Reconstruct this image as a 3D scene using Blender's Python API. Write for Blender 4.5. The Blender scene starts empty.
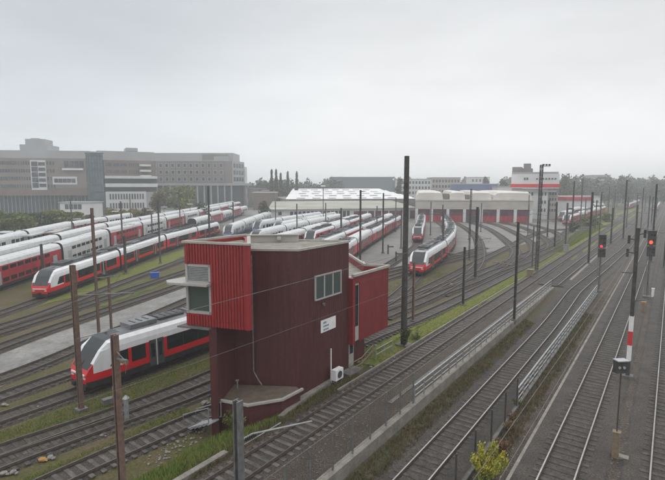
import bpy, bmesh, math, random
from mathutils import Vector, Matrix
random.seed(7)
R = math.radians
C = bpy.context.scene.collection
scn = bpy.context.scene

# ------------------------------------------------------------------ camera
FPX, CAMH, HORY = 475.0, 14.5, 186.0            # focal length in photo pixels (665 wide), eye height, horizon row
PIT = math.atan((240 - HORY) / FPX)
cam = bpy.data.cameras.new('camera'); co = bpy.data.objects.new('camera', cam); C.objects.link(co)
cam.sensor_width = 36.0; cam.lens = 36.0 * FPX / 665.0
cam.clip_start = 0.3; cam.clip_end = 6000
co.location = (0, 0, CAMH); co.rotation_euler = (math.pi / 2 - PIT, 0, 0)
scn.camera = co
scn.render.resolution_x = 1024; scn.render.resolution_y = 739
scn.view_settings.view_transform = 'Standard'; scn.view_settings.look = 'None'
scn.view_settings.gamma = 1; scn.view_settings.use_curve_mapping = False
scn.view_settings.exposure = 0.0
scn.render.engine = 'CYCLES'
scn.cycles.volume_bounces = 1

# ------------------------------------------------------------------ sky
SUN_EL, SUN_AZ = R(48), R(200)
w = bpy.data.worlds.new('World'); scn.world = w; w.use_nodes = True
nt = w.node_tree; nt.nodes.clear()
N = lambda t: nt.nodes.new(t)
out = N('ShaderNodeOutputWorld')
sky = N('ShaderNodeTexSky'); sky.sky_type = 'NISHITA'; sky.sun_disc = False
sky.sun_elevation = SUN_EL; sky.sun_rotation = SUN_AZ
bsky = N('ShaderNodeBackground'); bsky.inputs[1].default_value = 0.05
nt.links.new(sky.outputs[0], bsky.inputs[0])
tc = N('ShaderNodeTexCoord'); sep = N('ShaderNodeSeparateXYZ'); nt.links.new(tc.outputs['Generated'], sep.inputs[0])
ramp = N('ShaderNodeValToRGB'); nt.links.new(sep.outputs[2], ramp.inputs[0])
els = ramp.color_ramp.elements
els[0].position = 0.0; els[0].color = (1.0, 1.0, 1.0, 1)
els[1].position = 1.0; els[1].color = (1.75, 1.78, 1.82, 1)
e = els.new(0.13); e.color = (0.99, 1.0, 1.005, 1)
e = els.new(0.34); e.color = (0.80, 0.815, 0.83, 1)
e = els.new(0.6); e.color = (1.4, 1.43, 1.46, 1)
mp = N('ShaderNodeMapping'); mp.inputs['Scale'].default_value = (1.0, 1.0, 3.4)
nt.links.new(tc.outputs['Generated'], mp.inputs[0])
ns = N('ShaderNodeTexNoise'); ns.inputs['Scale'].default_value = 2.1; ns.inputs['Detail'].default_value = 5
ns.inputs['Roughness'].default_value = 0.5
nt.links.new(mp.outputs[0], ns.inputs[0])
mr = N('ShaderNodeMapRange'); mr.inputs[1].default_value = 0.3; mr.inputs[2].default_value = 0.7
mr.inputs[3].default_value = 0.91; mr.inputs[4].default_value = 1.08
nt.links.new(ns.outputs[0], mr.inputs[0])
vm = N('ShaderNodeVectorMath'); vm.operation = 'SCALE'
nt.links.new(ramp.outputs[0], vm.inputs[0]); nt.links.new(mr.outputs[0], vm.inputs['Scale'])
# heavier, bluer cloud towards the left of the view
dp = N('ShaderNodeVectorMath'); dp.operation = 'DOT_PRODUCT'; dp.inputs[1].default_value = (-0.62, 0.72, 0.30)
nt.links.new(tc.outputs['Generated'], dp.inputs[0])
mr2 = N('ShaderNodeMapRange'); mr2.inputs[1].default_value = 0.72; mr2.inputs[2].default_value = 1.02; mr2.interpolation_type = 'SMOOTHSTEP'
nt.links.new(dp.outputs['Value'], mr2.inputs[0])
mxs = N('ShaderNodeMix'); mxs.data_type = 'RGBA'; mxs.blend_type = 'MULTIPLY'; mxs.inputs[7].default_value = (0.76, 0.80, 0.84, 1)
nt.links.new(mr2.outputs[0], mxs.inputs[0]); nt.links.new(vm.outputs[0], mxs.inputs[6])
bcl = N('ShaderNodeBackground'); nt.links.new(mxs.outputs[2], bcl.inputs[0]); bcl.inputs[1].default_value = 1.0
mixs = N('ShaderNodeMixShader'); mixs.inputs[0].default_value = 0.95
nt.links.new(bsky.outputs[0], mixs.inputs[1]); nt.links.new(bcl.outputs[0], mixs.inputs[2])
nt.links.new(mixs.outputs[0], out.inputs[0])

sl = bpy.data.lights.new('sun', 'SUN'); sl.energy = 0.5; sl.angle = R(25); sl.color = (1.0, 0.98, 0.95)
so = bpy.data.objects.new('sun', sl); C.objects.link(so)
so.rotation_euler = (math.pi / 2 - SUN_EL, 0, math.pi - SUN_AZ + math.pi)

# ------------------------------------------------------------------ survey helpers
def ray(px, py):
    x = (px - 332.5) / FPX; y = (py - 240) / FPX
    return x, math.cos(PIT) - y * math.sin(PIT), -(y * math.cos(PIT) + math.sin(PIT))
AZ = R(35.5); CA, SA = math.cos(AZ), math.sin(AZ)
def US(x, y): return x * CA - y * SA, x * SA + y * CA          # main-line frame: u across the lines, s along them
def XY(u, s): return u * CA + s * SA, -u * SA + s * CA
def sstep(a, b, t):
    t = max(0, min(1, (t - a) / (b - a))); return t * t * (3 - 2 * t)
def lerp(a, b, t): return a + (b - a) * t
def zyard(s, u=-25):
    k = sstep(-38, -28, u); return -1.2 * (1 - sstep(lerp(25, 18, k), lerp(68, 40, k), s))
def ztr(s): return 1 - sstep(52, 73, s)
def gz(x, y):
    u, s = US(x, y)
    if u > -7.3: return 0.0
    if u > -8.3: return -0.8 * ztr(s) * (-7.3 - u)
    if u > -11.6: return -0.8 * ztr(s)
    if u > -12.79: return lerp(-0.45, -0.8, (u + 12.79) / 1.19) * ztr(s)
    if u > -18.9: return 0.0
    if u > -22.4: return zyard(s) * (-18.9 - u) / 3.5
    return zyard(s, u)
def G(px, py, z=None):                                       # photo pixel -> point on the ground
    x, f, u = ray(px, py)
    zz = 0.0 if z is None else z
    for i in range(12):
        t = (zz - CAMH) / u; p = (x * t, f * t)
        if z is None: zz = gz(*p)
    return p
def HZ(py, D):                                               # height of what shows at row py at distance D
    x, f, u = ray(332.5, py); return CAMH + u * D / f
def XD(px, py, D):
    x, f, u = ray(px, py); return x * D / f

# ------------------------------------------------------------------ materials
M = {}
def mat(name, col, rough=0.7, metal=0.0, noise=0.0, scale=8.0, col2=None, bump=0.0, bscale=None, spec=0.5, stretch=None, contrast=(0.35, 0.65), detail=6, emit=None, fine=None):
    m = bpy.data.materials.new(name); m.use_nodes = True
    t = m.node_tree; b = t.nodes['Principled BSDF']
    b.inputs['Roughness'].default_value = rough; b.inputs['Metallic'].default_value = metal
    b.inputs['Specular IOR Level'].default_value = spec
    c = (*col, 1)
    b.inputs['Base Color'].default_value = c
    if noise or col2 or bump:
        g = t.nodes.new('ShaderNodeNewGeometry')
        src = g.outputs['Position']
        if stretch:
            mpp = t.nodes.new('ShaderNodeMapping'); mpp.inputs['Scale'].default_value = stretch
            t.links.new(src, mpp.inputs[0]); src = mpp.outputs[0]
        n = t.nodes.new('ShaderNodeTexNoise'); n.inputs['Scale'].default_value = scale; n.inputs['Detail'].default_value = detail
        n.inputs['Roughness'].default_value = 0.62
        t.links.new(src, n.inputs[0])
        r = t.nodes.new('ShaderNodeMapRange'); r.inputs[1].default_value = contrast[0]; r.inputs[2].default_value = contrast[1]
        t.links.new(n.outputs[0], r.inputs[0])
        mx = t.nodes.new('ShaderNodeMix'); mx.data_type = 'RGBA'
        if col2 is None:
            mx.inputs[6].default_value = (*[v * (1 - noise) for v in col], 1); mx.inputs[7].default_value = (*[min(1, v * (1 + noise)) for v in col], 1)
        else:
            mx.inputs[6].default_value = c; mx.inputs[7].default_value = (*col2, 1)
        t.links.new(r.outputs[0], mx.inputs[0])
        last = mx.outputs[2]
        if fine:
            n3 = t.nodes.new('ShaderNodeTexNoise'); n3.inputs['Scale'].default_value = fine[0]; n3.inputs['Detail'].default_value = 4
            t.links.new(g.outputs['Position'], n3.inputs[0])
            r3 = t.nodes.new('ShaderNodeMapRange'); r3.inputs[1].default_value = .3; r3.inputs[2].default_value = .7
            r3.inputs[3].default_value = 1 - fine[1]; r3.inputs[4].default_value = 1 + fine[1]
            t.links.new(n3.outputs[0], r3.inputs[0])
            v3 = t.nodes.new('ShaderNodeVectorMath'); v3.operation = 'SCALE'
            t.links.new(last, v3.inputs[0]); t.links.new(r3.outputs[0], v3.inputs['Scale']); last = v3.outputs[0]
        t.links.new(last, b.inputs['Base Color'])
        if bump:
            n2 = t.nodes.new('ShaderNodeTexNoise'); n2.inputs['Scale'].default_value = bscale or scale * 3; n2.inputs['Detail'].default_value = 3
            t.links.new(g.outputs['Position'], n2.inputs[0])
            bp = t.nodes.new('ShaderNodeBump'); bp.inputs['Strength'].default_value = bump; bp.inputs['Distance'].default_value = 0.05
            t.links.new(n2.outputs[0], bp.inputs['Height']); t.links.new(bp.outputs[0], b.inputs['Normal'])
    if emit:
        b.inputs['Emission Color'].default_value = (*emit[0], 1); b.inputs['Emission Strength'].default_value = emit[1]
    M[name] = m
    return m

mat('yard', (0.058, 0.060, 0.008), .95, col2=(0.092, 0.066, 0.036), scale=0.30, bump=.6, bscale=9, contrast=(.38, .62), fine=(7, .35), detail=9)
mat('ballast', (0.040, 0.029, 0.020), .85, col2=(0.076, 0.057, 0.043), scale=0.45, bump=1.0, bscale=14, fine=(11, .95), detail=8)
mat('bed', (0.030, 0.024, 0.019), .78, col2=(0.058, 0.047, 0.038), scale=0.6, bump=1.0, bscale=14, fine=(11, .9))
mat('bed_dark', (0.027, 0.022, 0.015), .8, col2=(0.062, 0.049, 0.034), scale=0.5, bump=1.0, bscale=14, fine=(11, .9))
mat('grass', (0.045, 0.066, 0.010), .95, col2=(0.092, 0.090, 0.020), scale=0.6, bump=.8, bscale=12, fine=(6, .35), detail=9)
mat('grass_bright', (0.085, 0.125, 0.010), .95, col2=(0.145, 0.135, 0.025), scale=0.5, bump=.8, bscale=12, fine=(6, .35), detail=9)
mat('soil', (0.072, 0.045, 0.028), .95, col2=(0.058, 0.062, 0.030), scale=0.9, bump=.8, bscale=10, fine=(9, .4))
mat('asphalt', (0.13, 0.125, 0.115), .6, col2=(0.225, 0.215, 0.20), scale=0.35, bump=.2, bscale=20, fine=(3, .25), detail=9)
mat('apron', (0.105, 0.098, 0.088), .65, col2=(0.175, 0.165, 0.152), scale=0.16, bump=.2, bscale=20, fine=(1.5, .15), detail=9)
mat('farland', (0.085, 0.095, 0.06), .95, col2=(0.13, 0.13, 0.11), scale=0.02, fine=(.3, .2))
mat('rail_top', (0.30, 0.285, 0.27), .42, .8, noise=.15, scale=3)
mat('rail_rust', (0.060, 0.043, 0.034), .8, noise=.3, scale=5)
mat('rail_dull', (0.15, 0.13, 0.12), .45, .6, noise=.25, scale=2)
mat('sleeper_wood', (0.056, 0.049, 0.043), .85, noise=.5, scale=2.5, bump=.3)
mat('sleeper_conc', (0.092, 0.083, 0.074), .85, noise=.45, scale=2.0, bump=.3)
mat('conc', (0.25, 0.23, 0.20), .85, col2=(0.155, 0.14, 0.12), scale=1.2, bump=.3, fine=(8, .15))
mat('conc_dark', (0.13, 0.125, 0.118), .85, noise=.3, scale=2.5, bump=.3)
mat('steel', (0.17, 0.17, 0.165), .55, .3, noise=.25, scale=3)
mat('galv', (0.30, 0.31, 0.31), .5, .4, noise=.2, scale=4)
mat('mastdark', (0.050, 0.047, 0.043), .7, noise=.35, scale=3)
mat('mastbrown', (0.19, 0.118, 0.088), .8, scale=4, col2=(0.105, 0.072, 0.058))
mat('mastgrey', (0.10, 0.095, 0.088), .7, noise=.3, scale=3)
mat('red_sig', (0.55, 0.03, 0.03), .5, noise=.1)
mat('white', (0.72, 0.72, 0.70), .5, noise=.08, scale=2)
mat('cityred', (0.56, 0.012, 0.016), .32, noise=.10, scale=.8)
mat('dullred', (0.36, 0.020, 0.032), .45, noise=.18, scale=.6)
mat('trainwhite', (0.74, 0.75, 0.76), .35, scale=1.2, col2=(0.60, 0.605, 0.60), stretch=(1.5, 1.5, .4), contrast=(.4, .8))
mat('dirtywhite', (0.56, 0.57, 0.57), .5, scale=1.1, col2=(0.40, 0.40, 0.395), stretch=(1.5, 1.5, .4), contrast=(.4, .8))
mat('traingrey', (0.33, 0.34, 0.35), .5, noise=.15, scale=.7)
mat('roofgrey', (0.16, 0.165, 0.17), .6, noise=.3, scale=.8)
mat('roofdark', (0.06, 0.062, 0.065), .6, noise=.3, scale=1.2)
mat('trainblue', (0.10, 0.14, 0.28), .45, noise=.1)
mat('under', (0.022, 0.021, 0.021), .8, noise=.4, scale=2)
mat('glassdark', (0.012, 0.015, 0.018), .12, spec=.6)
mat('glassgreen', (0.06, 0.08, 0.075), .08, spec=1.0)
mat('tealglass', (0.035, 0.075, 0.085), .2, spec=.8, col2=(0.085, 0.14, 0.155), scale=.25)
mat('lamp_glass', (0.6, 0.6, 0.55), .2)
mat('redlight', (0.9, 0.05, 0.03), .4, emit=((1.0, 0.035, 0.012), 5))
mat('redlight_dim', (0.8, 0.05, 0.05), .4, emit=((1.0, 0.03, 0.06), 1.2))
mat('wallmaroon', (0.070, 0.017, 0.018), .5, scale=1.3, col2=(0.098, 0.027, 0.027), stretch=(3, 3, .22), fine=(5, .12))
mat('wallred', (0.30, 0.018, 0.020), .45, col2=(0.20, 0.015, 0.018), scale=1.2, stretch=(3, 3, .22), fine=(4, .10))
mat('wallrust', (0.21, 0.018, 0.020), .5, col2=(0.155, 0.014, 0.017), scale=1.0, stretch=(2, 2, .3), fine=(4, .08))
mat('wallstain', (0.15, 0.014, 0.018), .7, noise=.3, scale=4)
mat('cap', (0.36, 0.34, 0.305), .7, noise=.12, scale=2)
mat('roofgravel', (0.27, 0.25, 0.215), .95, col2=(0.17, 0.165, 0.13), scale=1.6, bump=.4, bscale=18)
mat('gravelbrown', (0.15, 0.115, 0.085), .95, col2=(0.10, 0.075, 0.055), scale=2.2, bump=.8, bscale=18)
mat('frame', (0.36, 0.35, 0.33), .55, noise=.08)
mat('louvre', (0.23, 0.235, 0.235), .5, noise=.15, scale=3)
mat('bmid', (0.20, 0.178, 0.162), .8, noise=.08, scale=.08)
mat('bbrown', (0.165, 0.132, 0.112), .8, noise=.08, scale=.08)
mat('bgrey', (0.31, 0.315, 0.32), .55, noise=.10, scale=.08)
mat('bwhite', (0.58, 0.58, 0.57), .7, noise=.08, scale=.2)
mat('bdark', (0.045, 0.060, 0.064), .4, noise=.35, scale=.12)
mat('bwin', (0.025, 0.03, 0.036), .15, spec=.6, col2=(.10, .11, .12), scale=.35, contrast=(.45, .7))
mat('bbeige', (0.40, 0.365, 0.325), .8, noise=.1, scale=.2)
mat('hallroof', (0.70, 0.695, 0.68), .5, col2=(0.50, 0.495, 0.48), scale=.10, contrast=(.45, .75), stretch=(1, 2.5, 1))
mat('oldroof', (0.36, 0.345, 0.30), .8, col2=(0.25, 0.255, 0.20), scale=.12)
mat('barrel', (0.66, 0.62, 0.565), .6, col2=(0.52, 0.485, 0.44), scale=.15)
mat('fascia', (0.42, 0.39, 0.355), .7, noise=.12, scale=.2)
mat('doorred', (0.36, 0.010, 0.034), .5, noise=.15, scale=.5)
mat('doordark', (0.085, 0.012, 0.018), .5, noise=.4, scale=.5)
mat('longdark', (0.10, 0.125, 0.135), .6, noise=.15, scale=.05)
mat('bluebox', (0.02, 0.09, 0.42), .5)
mat('boxbrown', (0.21, 0.155, 0.10), .8, noise=.2, scale=6)
mat('rubble', (0.20, 0.19, 0.17), .9, noise=.3, scale=5)
mat('orange', (0.33, 0.17, 0.05), .7)
mat('bark', (0.060, 0.048, 0.038), .9, noise=.3, scale=5)
def leafmat(name, a, b, sc=1.2):
    m = mat(name, a, .7, col2=b, scale=sc, contrast=(.3, .7))
    return m
leafmat('leaf', (0.085, 0.115, 0.016), (0.165, 0.175, 0.032), .35)
leafmat('leaf_far', (0.065, 0.078, 0.045), (0.10, 0.112, 0.062), .15)
leafmat('leaf_dark', (0.035, 0.052, 0.018), (0.070, 0.090, 0.026), .3)
leafmat('leaf_autumn', (0.13, 0.075, 0.030), (0.085, 0.090, 0.030), .35)
leafmat('leaf_yellow', (0.42, 0.34, 0.03), (0.20, 0.24, 0.04), 1.8)
leafmat('leaf_gold', (0.24, 0.19, 0.045), (0.12, 0.125, 0.035), .3)
leafmat('leaf_rust', (0.20, 0.07, 0.022), (0.10, 0.08, 0.025), 1.4)
leafmat('blade', (0.11, 0.18, 0.02), (0.19, 0.19, 0.04), .7)
leafmat('blade_dry', (0.13, 0.085, 0.038), (0.085, 0.095, 0.024), .7)

# ------------------------------------------------------------------ mesh builder
class MB:
    def __init__(s): s.v = []; s.f = []; s.m = []
    def face(s, pts, mi=0):
        n = len(s.v); s.v += [tuple(p) for p in pts]; s.f.append(tuple(range(n, n + len(pts)))); s.m.append(mi)
    def box(s, c, d, rz=0.0, mi=0, rx=0.0):
        cx, cy, cz = c; hx, hy, hz = d[0] / 2, d[1] / 2, d[2] / 2
        ca, sa = math.cos(rz), math.sin(rz); n = len(s.v)
        for z in (-hz, hz):
            for (x, y) in ((-hx, -hy), (hx, -hy), (hx, hy), (-hx, hy)):
                yy, zz = y, z
                if rx: yy, zz = y * math.cos(rx) - z * math.sin(rx), y * math.sin(rx) + z * math.cos(rx)
                s.v.append((cx + x * ca - yy * sa, cy + x * sa + yy * ca, cz + zz))
        for q in ((0, 3, 2, 1), (4, 5, 6, 7), (0, 1, 5, 4), (1, 2, 6, 5), (2, 3, 7, 6), (3, 0, 4, 7)):
            s.f.append(tuple(n + i for i in q)); s.m.append(mi)
        return s
    def prism(s, poly, z0, z1, mi=0, mt=None):
        n = len(s.v); k = len(poly)
        a = sum(poly[i][0] * poly[(i + 1) % k][1] - poly[(i + 1) % k][0] * poly[i][1] for i in range(k))
        if a < 0: poly = poly[::-1]
        s.v += [(p[0], p[1], z0) for p in poly] + [(p[0], p[1], z1) for p in poly]
        for i in range(k):
            j = (i + 1) % k; s.f.append((n + i, n + j, n + k + j, n + k + i)); s.m.append(mi)
        s.f.append(tuple(range(n + k, n + 2 * k))); s.m.append(mi if mt is None else mt)
        s.f.append(tuple(range(n + k - 1, n - 1, -1))); s.m.append(mi)
        return s
    def tube(s, pts, r, k=8, mi=0, caps=True):
        pts = [Vector(p) for p in pts]; rs = r if isinstance(r, (list, tuple)) else [r] * len(pts)
        n0 = len(s.v)
        for i, p in enumerate(pts):
            d = (pts[min(i + 1, len(pts) - 1)] - pts[max(i - 1, 0)]).normalized()
            a = Vector((0, 0, 1)) if abs(d.z) < .9 else Vector((1, 0, 0))
            e1 = d.cross(a).normalized(); e2 = e1.cross(d)
            for j in range(k):
                t = 2 * math.pi * j / k; q = p + (e1 * math.cos(t) + e2 * math.sin(t)) * rs[i]; s.v.append(tuple(q))
        for i in range(len(pts) - 1):
            for j in range(k):
                a = n0 + i * k + j; b = n0 + i * k + (j + 1) % k
                s.f.append((a, a + k, b + k, b)); s.m.append(mi)
        if caps:
            s.f.append(tuple(n0 + j for j in range(k))); s.m.append(mi)
            s.f.append(tuple(n0 + (len(pts) - 1) * k + j for j in range(k - 1, -1, -1))); s.m.append(mi)
        return s
    def mesh(s, name, mats, off=(0, 0, 0), smooth=False):
        me = bpy.data.meshes.new(name)
        me.from_pydata([(x - off[0], y - off[1], z - off[2]) for x, y, z in s.v], [], s.f)
        for k in (mats if isinstance(mats, (list, tuple)) else [mats]): me.materials.append(M[k])
        me.polygons.foreach_set('material_index', s.m)
        if smooth: me.polygons.foreach_set('use_smooth', [True] * len(s.f))
        me.update()
        return me
    def obj(s, name, mats, parent=None, off=(0, 0, 0), smooth=False):
        o = bpy.data.objects.new(name, s.mesh(name, mats, off, smooth)); C.objects.link(o)
        if parent: o.parent = parent
        return o

def tag(o, label=None, cat=None, group=None, kind=None):
    if label: o['label'] = label
    if cat: o['category'] = cat
    if group: o['group'] = group
    if kind: o['kind'] = kind
    return o
class Thing:                                        # an Empty at the base; parts given in world coordinates
    def __init__(s, name, label, cat, loc, group=None):
        s.o = bpy.data.objects.new(name, None); C.objects.link(s.o); s.o.location = loc; s.loc = tuple(loc)
        s.o.empty_display_size = .2
        tag(s.o, label, cat, group)
    def part(s, name, mb, mats, parent=None, smooth=False, label=None, kind=None):
        o = mb.obj(name, mats, parent or s.o, s.loc, smooth)
        if label: o['label'] = label
        if kind: o['kind'] = kind
        return o
def single(name, mb, mats, label, cat, loc, group=None, smooth=False, kind=None):
    o = mb.obj(name, mats, None, loc, smooth); o.location = loc
    return tag(o, label, cat, group, kind)
def link_copy(o, parent, loc=None, name=None):
    c = o.copy(); C.objects.link(c); c.parent = parent
    if loc is not None: c.location = loc
    return c

# ------------------------------------------------------------------ ground
ulist = [-2600, -1600, -900, -600, -400, -300, -220, -160, -120, -90, -70, -58, -50, -45, -40, -36, -32, -28, -25, -22.4, -21.5, -20.6, -19.7, -18.9, -17, -15, -13.3, -12.80, -12.79, -12.2, -11.6, -10, -8.3, -7.8, -7.3, -5, -2, 1, 5, 9, 15, 30, 60, 120, 300, 700, 1800]
slist = [-60, -30, -10] + list(range(0, 110, 2)) + [110, 115, 120, 130, 140, 160, 180, 220, 260, 320, 400, 520, 700, 1000, 1500, 2200, 3400]
g = MB()
for s_ in slist:
    for u_ in ulist:
        x, y = XY(u_, s_)
        uu = u_ + (1e-4 if u_ == -12.79 else 0)
        x2, y2 = XY(uu, s_)
        g.v.append((x, y, gz(x2, y2)))
nu = len(ulist)
for j in range(len(slist) - 1):
    for i in range(nu - 1):
        a = j * nu + i
        g.f.append((a, a + 1, a + 1 + nu, a + nu))
        u = (ulist[i] + ulist[i + 1]) / 2; s = (slist[j] + slist[j + 1]) / 2
        if s > 380 or u < -130 or u > 60: k = 4
        elif u > -7.4: k = 1
        elif u > -11.6: k = 1
        elif u > -12.8: k = 3
        elif u > -18.9: k = 1
        elif u > -22.4: k = 2
        else: k = 0
        g.m.append(k)
o = g.obj('ground', ['yard', 'ballast', 'grass', 'soil', 'farland']); tag(o, kind='structure')

def resample(pts, step):
    ps = [Vector((p[0], p[1])) for p in pts]
    if len(ps) > 2:                                  # Catmull-Rom
        q = [ps[0] * 2 - ps[1]] + ps + [ps[-1] * 2 - ps[-2]]; cur = []
        for i in range(1, len(q) - 2):
            for t in range(12):
                t /= 12
                p0, p1, p2, p3 = q[i - 1], q[i], q[i + 1], q[i + 2]
                cur.append(.5 * ((2 * p1) + (p2 - p0) * t + (2 * p0 - 5 * p1 + 4 * p2 - p3) * t * t + (3 * p1 - p0 - 3 * p2 + p3) * t ** 3))
        cur.append(ps[-1])
    else: cur = ps
    L = [0]
    for i in range(1, len(cur)): L.append(L[-1] + (cur[i] - cur[i - 1]).length)
    n = max(1, int(L[-1] / step)); res = []; k = 0
    for i in range(n + 1):
        d = L[-1] * i / n
        while k < len(L) - 2 and L[k + 1] < d: k += 1
        t = (d - L[k]) / max(1e-9, L[k + 1] - L[k]); res.append(cur[k].lerp(cur[k + 1], t))
    return res
def normals(ps):
    r = []
    for i in range(len(ps)):
        d = (ps[min(i + 1, len(ps) - 1)] - ps[max(0, i - 1)]).normalized(); r.append((d, Vector((d.y, -d.x))))
    return r
def sweep(mb, ps, prof, zf, mi=0, closed=False, centre=False):      # prof: list of (offset right, dz)
    nn = normals(ps); n0 = len(mb.v); k = len(prof)
    for p, (d, n) in zip(ps, nn):
        for (a, b) in prof:
            q = p + n * a; mb.v.append((q.x, q.y, (zf(p.x, p.y) if centre else zf(q.x, q.y)) + b))
    for i in range(len(ps) - 1):
        for j in range(k if closed else k - 1):
            a = n0 + i * k + j; b = n0 + i * k + (j + 1) % k
            mb.f.append((a, b, b + k, a + k)); mb.m.append(mi)
    if closed:
        mb.f.append(tuple(n0 + j for j in range(k - 1, -1, -1))); mb.m.append(mi)
        mb.f.append(tuple(n0 + (len(ps) - 1) * k + j for j in range(k))); mb.m.append(mi)
def strip(name, pts, w0, w1, matn, off, label=None):
    ps = resample(pts, 2.0); mb = MB()
    k = 5
    sweep(mb, ps, [(lerp(w0, w1, i / k), off) for i in range(k + 1)], gz)
    o = mb.obj(name, matn); tag(o, kind='structure'); return o
def patch(name, pxpoly, matn, off, kind='structure'):
    pts = [G(*p) for p in pxpoly]; mb = MB(); n = len(pts) // 2
    # polygon given as two chains of equal length: near edge, then far edge reversed
    A = pts[:n]; B = pts[n:][::-1]
    A = resample(A, 1e9) if False else A
    def sub(ch, m):
        out = []
        for i in range(len(ch) - 1):
            for t in range(m): out.append((lerp(ch[i][0], ch[i + 1][0], t / m), lerp(ch[i][1], ch[i + 1][1], t / m)))
        return out + [ch[-1]]
    A = sub(A, 10); B = sub(B, 10)
    rnd = random.Random(len(name) + int(pts[0][0] * 10))
    ja = [rnd.uniform(-.12, .12) if 'grass' in name else 0 for _ in A]
    k = 6
    for i in range(len(A)):
        for j in range(k + 1):
            t = j / k + (ja[i] if j in (0,) else -ja[i] * .8 if j == k else 0) * .8
            x = lerp(A[i][0], B[i][0], t); y = lerp(A[i][1], B[i][1], t); mb.v.append((x, y, gz(x, y) + off))
    for i in range(len(A) - 1):
        for j in range(k):
            a = i * (k + 1) + j; mb.f.append((a, a + k + 1, a + k + 2, a + 1)); mb.m.append(0)
    o = mb.obj(name, matn); tag(o, kind=kind); return o

# gravel apron in front of the halls, service road, grass areas
def poly_sheet(name, pts, matn, off, step=6):
    mb = MB(); mb.face([(p[0], p[1], off) for p in pts]); o = mb.obj(name, matn); tag(o, kind='structure'); return o
poly_sheet('depot_apron', [(-30, 120), (-12, 92), (2, 80), (14, 84), (30, 99), (52, 122), (84, 160), (96, 205), (96, 230), (-70, 230), (-70, 190), (-30, 170)], 'apron', 0.03)
patch('service_road', [(-60, 415), (0, 388), (60, 357), (117, 329), (186, 300), (260, 272),
                       (262, 262), (187, 287), (112, 314), (55, 334), (0, 355), (-60, 378)], 'asphalt', 0.045)
patch('service_path', [(395, 350), (470, 312), (540, 276), (580, 252), (580, 248), (540, 270), (470, 304), (395, 338)], 'asphalt', .03) if False else None
patch('grass_verge', [(352, 375), (400, 346), (440, 322.5), (500, 296.5), (545, 272), (585, 251), (618, 232), (645, 212),
                      (640, 205), (605, 219), (572, 234), (545, 254), (500, 283), (440, 311), (400, 333), (372, 350)], 'grass_bright', .05)
patch('grass_verge', [(330, 348), (400, 313), (430, 302.5), (470, 284), (514, 265),
                      (514, 258), (470, 272), (430, 290), (400, 301), (330, 328)], 'grass', .05)
patch('grass_verge', [(40, 306), (110, 287), (150, 272), (192, 254), (192, 246), (150, 262), (110, 277), (50, 300)], 'grass_bright', .05)
patch('grass_verge', [(100, 308), (150, 290), (187, 276), (187, 268), (150, 277), (100, 294)], 'grass', .05)
patch('grass_verge', [(60, 338), (112, 316), (150, 302), (150, 296), (112, 303), (60, 324)], 'grass', .055) if False else None
patch('dry_ground', [(420, 272), (445, 266), (500, 246), (508, 240), (460, 250), (425, 262)], 'soil', .06) if False else None

ps_ = resample([XY(-19.5, 32), XY(-19.45, 112)], 1.5); mb = MB()
sweep(mb, ps_, [(-1.02, .05), (-.5, .13), (.1, .11), (.6, .12), (.98, .05)], gz); o = mb.obj('grass_verge', 'grass_bright'); tag(o, kind='structure')
# ------------------------------------------------------------------ tracks
TRK = [0]
def track(pts, label, style='main', s_from=None, near=True, group='railway tracks of the main line', bedw=None):
    TRK[0] += 1; bedw = bedw or (1.9 if style == 'main' else 1.12)
    ps = resample(pts, 2.0)
    z0 = lambda x, y: gz(x, y)
    lift = 0.08 + TRK[0] * .004
    b = MB()
    sweep(b, ps, [(-bedw - .35, -.1), (-bedw, lift), (bedw, lift), (bedw + .35, -.1)], z0, centre=True)
    o = b.obj('ballast_bed', 'bed' if style != 'yard' else 'bed_dark'); tag(o, kind='structure')
    root = ps[len(ps) // 2]
    T = Thing('railway_track', label, 'railway track', (root.x, root.y, gz(root.x, root.y)), group)
    h = .0
    for sg in (-.75, .75):
        r = MB()
        sweep(r, ps, [(sg - .07, lift + .05), (sg - .035, lift + .2), (sg + .035, lift + .2), (sg + .07, lift + .05)], z0, centre=True)
        for i in range(len(r.m)): r.m[i] = 1 if i % 3 == 1 else 0
        T.part('rail', r, ['rail_rust', 'rail_top' if style == 'main' else 'rail_dull'])
    sp = .62
    q = resample([(p.x, p.y) for p in ps], sp) if len(ps) < 3 else resample([(p.x, p.y) for p in ps[::3]] + ([(ps[-1].x, ps[-1].y)] if (len(ps) - 1) % 3 else []), sp)
    sm = MB(); rnd = random.Random(TRK[0])
    nn = normals(q)
    for i, (p, (d, n)) in enumerate(zip(q, nn)):
        D = p.length
        if D > 170: continue
        if D > 100 and i % 2: continue
        if p.y < 10: continue
        sm.box((p.x + rnd.uniform(-.03, .03), p.y, gz(p.x, p.y) + lift - .008 + rnd.uniform(-.006, .006)), (2.36, .25, .06), math.atan2(-d.x, d.y) + rnd.uniform(-.02, .02))
    if sm.v: T.part('sleepers', sm, 'sleeper_conc' if style == 'conc' else 'sleeper_wood')
    return ps
def us_line(u, s0, s1, n=2): return [XY(u, lerp(s0, s1, i / (n - 1))) for i in range(n)]
track(us_line(0.75, 6, 420), 'rightmost track at the edge of the photo, beside the box on a low signal post', 'main')
track(us_line(-3.75, 6, 420), 'straight track left of the red and white banded mast', 'main')
track(us_line(-10.0, 6, 62) + [XY(-9.9, 75), XY(-8.6, 110), XY(-7.9, 160), XY(-7.9, 420)], 'track sunk between the two pale railings', 'main')
track(us_line(-16.9, 6, 420), 'track running directly past the foot of the red signal tower', 'conc')
track([XY(-13.4, 74), XY(-13.2, 110), XY(-12.6, 180), XY(-12.6, 400)], 'far track joining beyond the end of the long pale railing', 'main')
YG = 'sidings of the train yard'
ytr = {}
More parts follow.
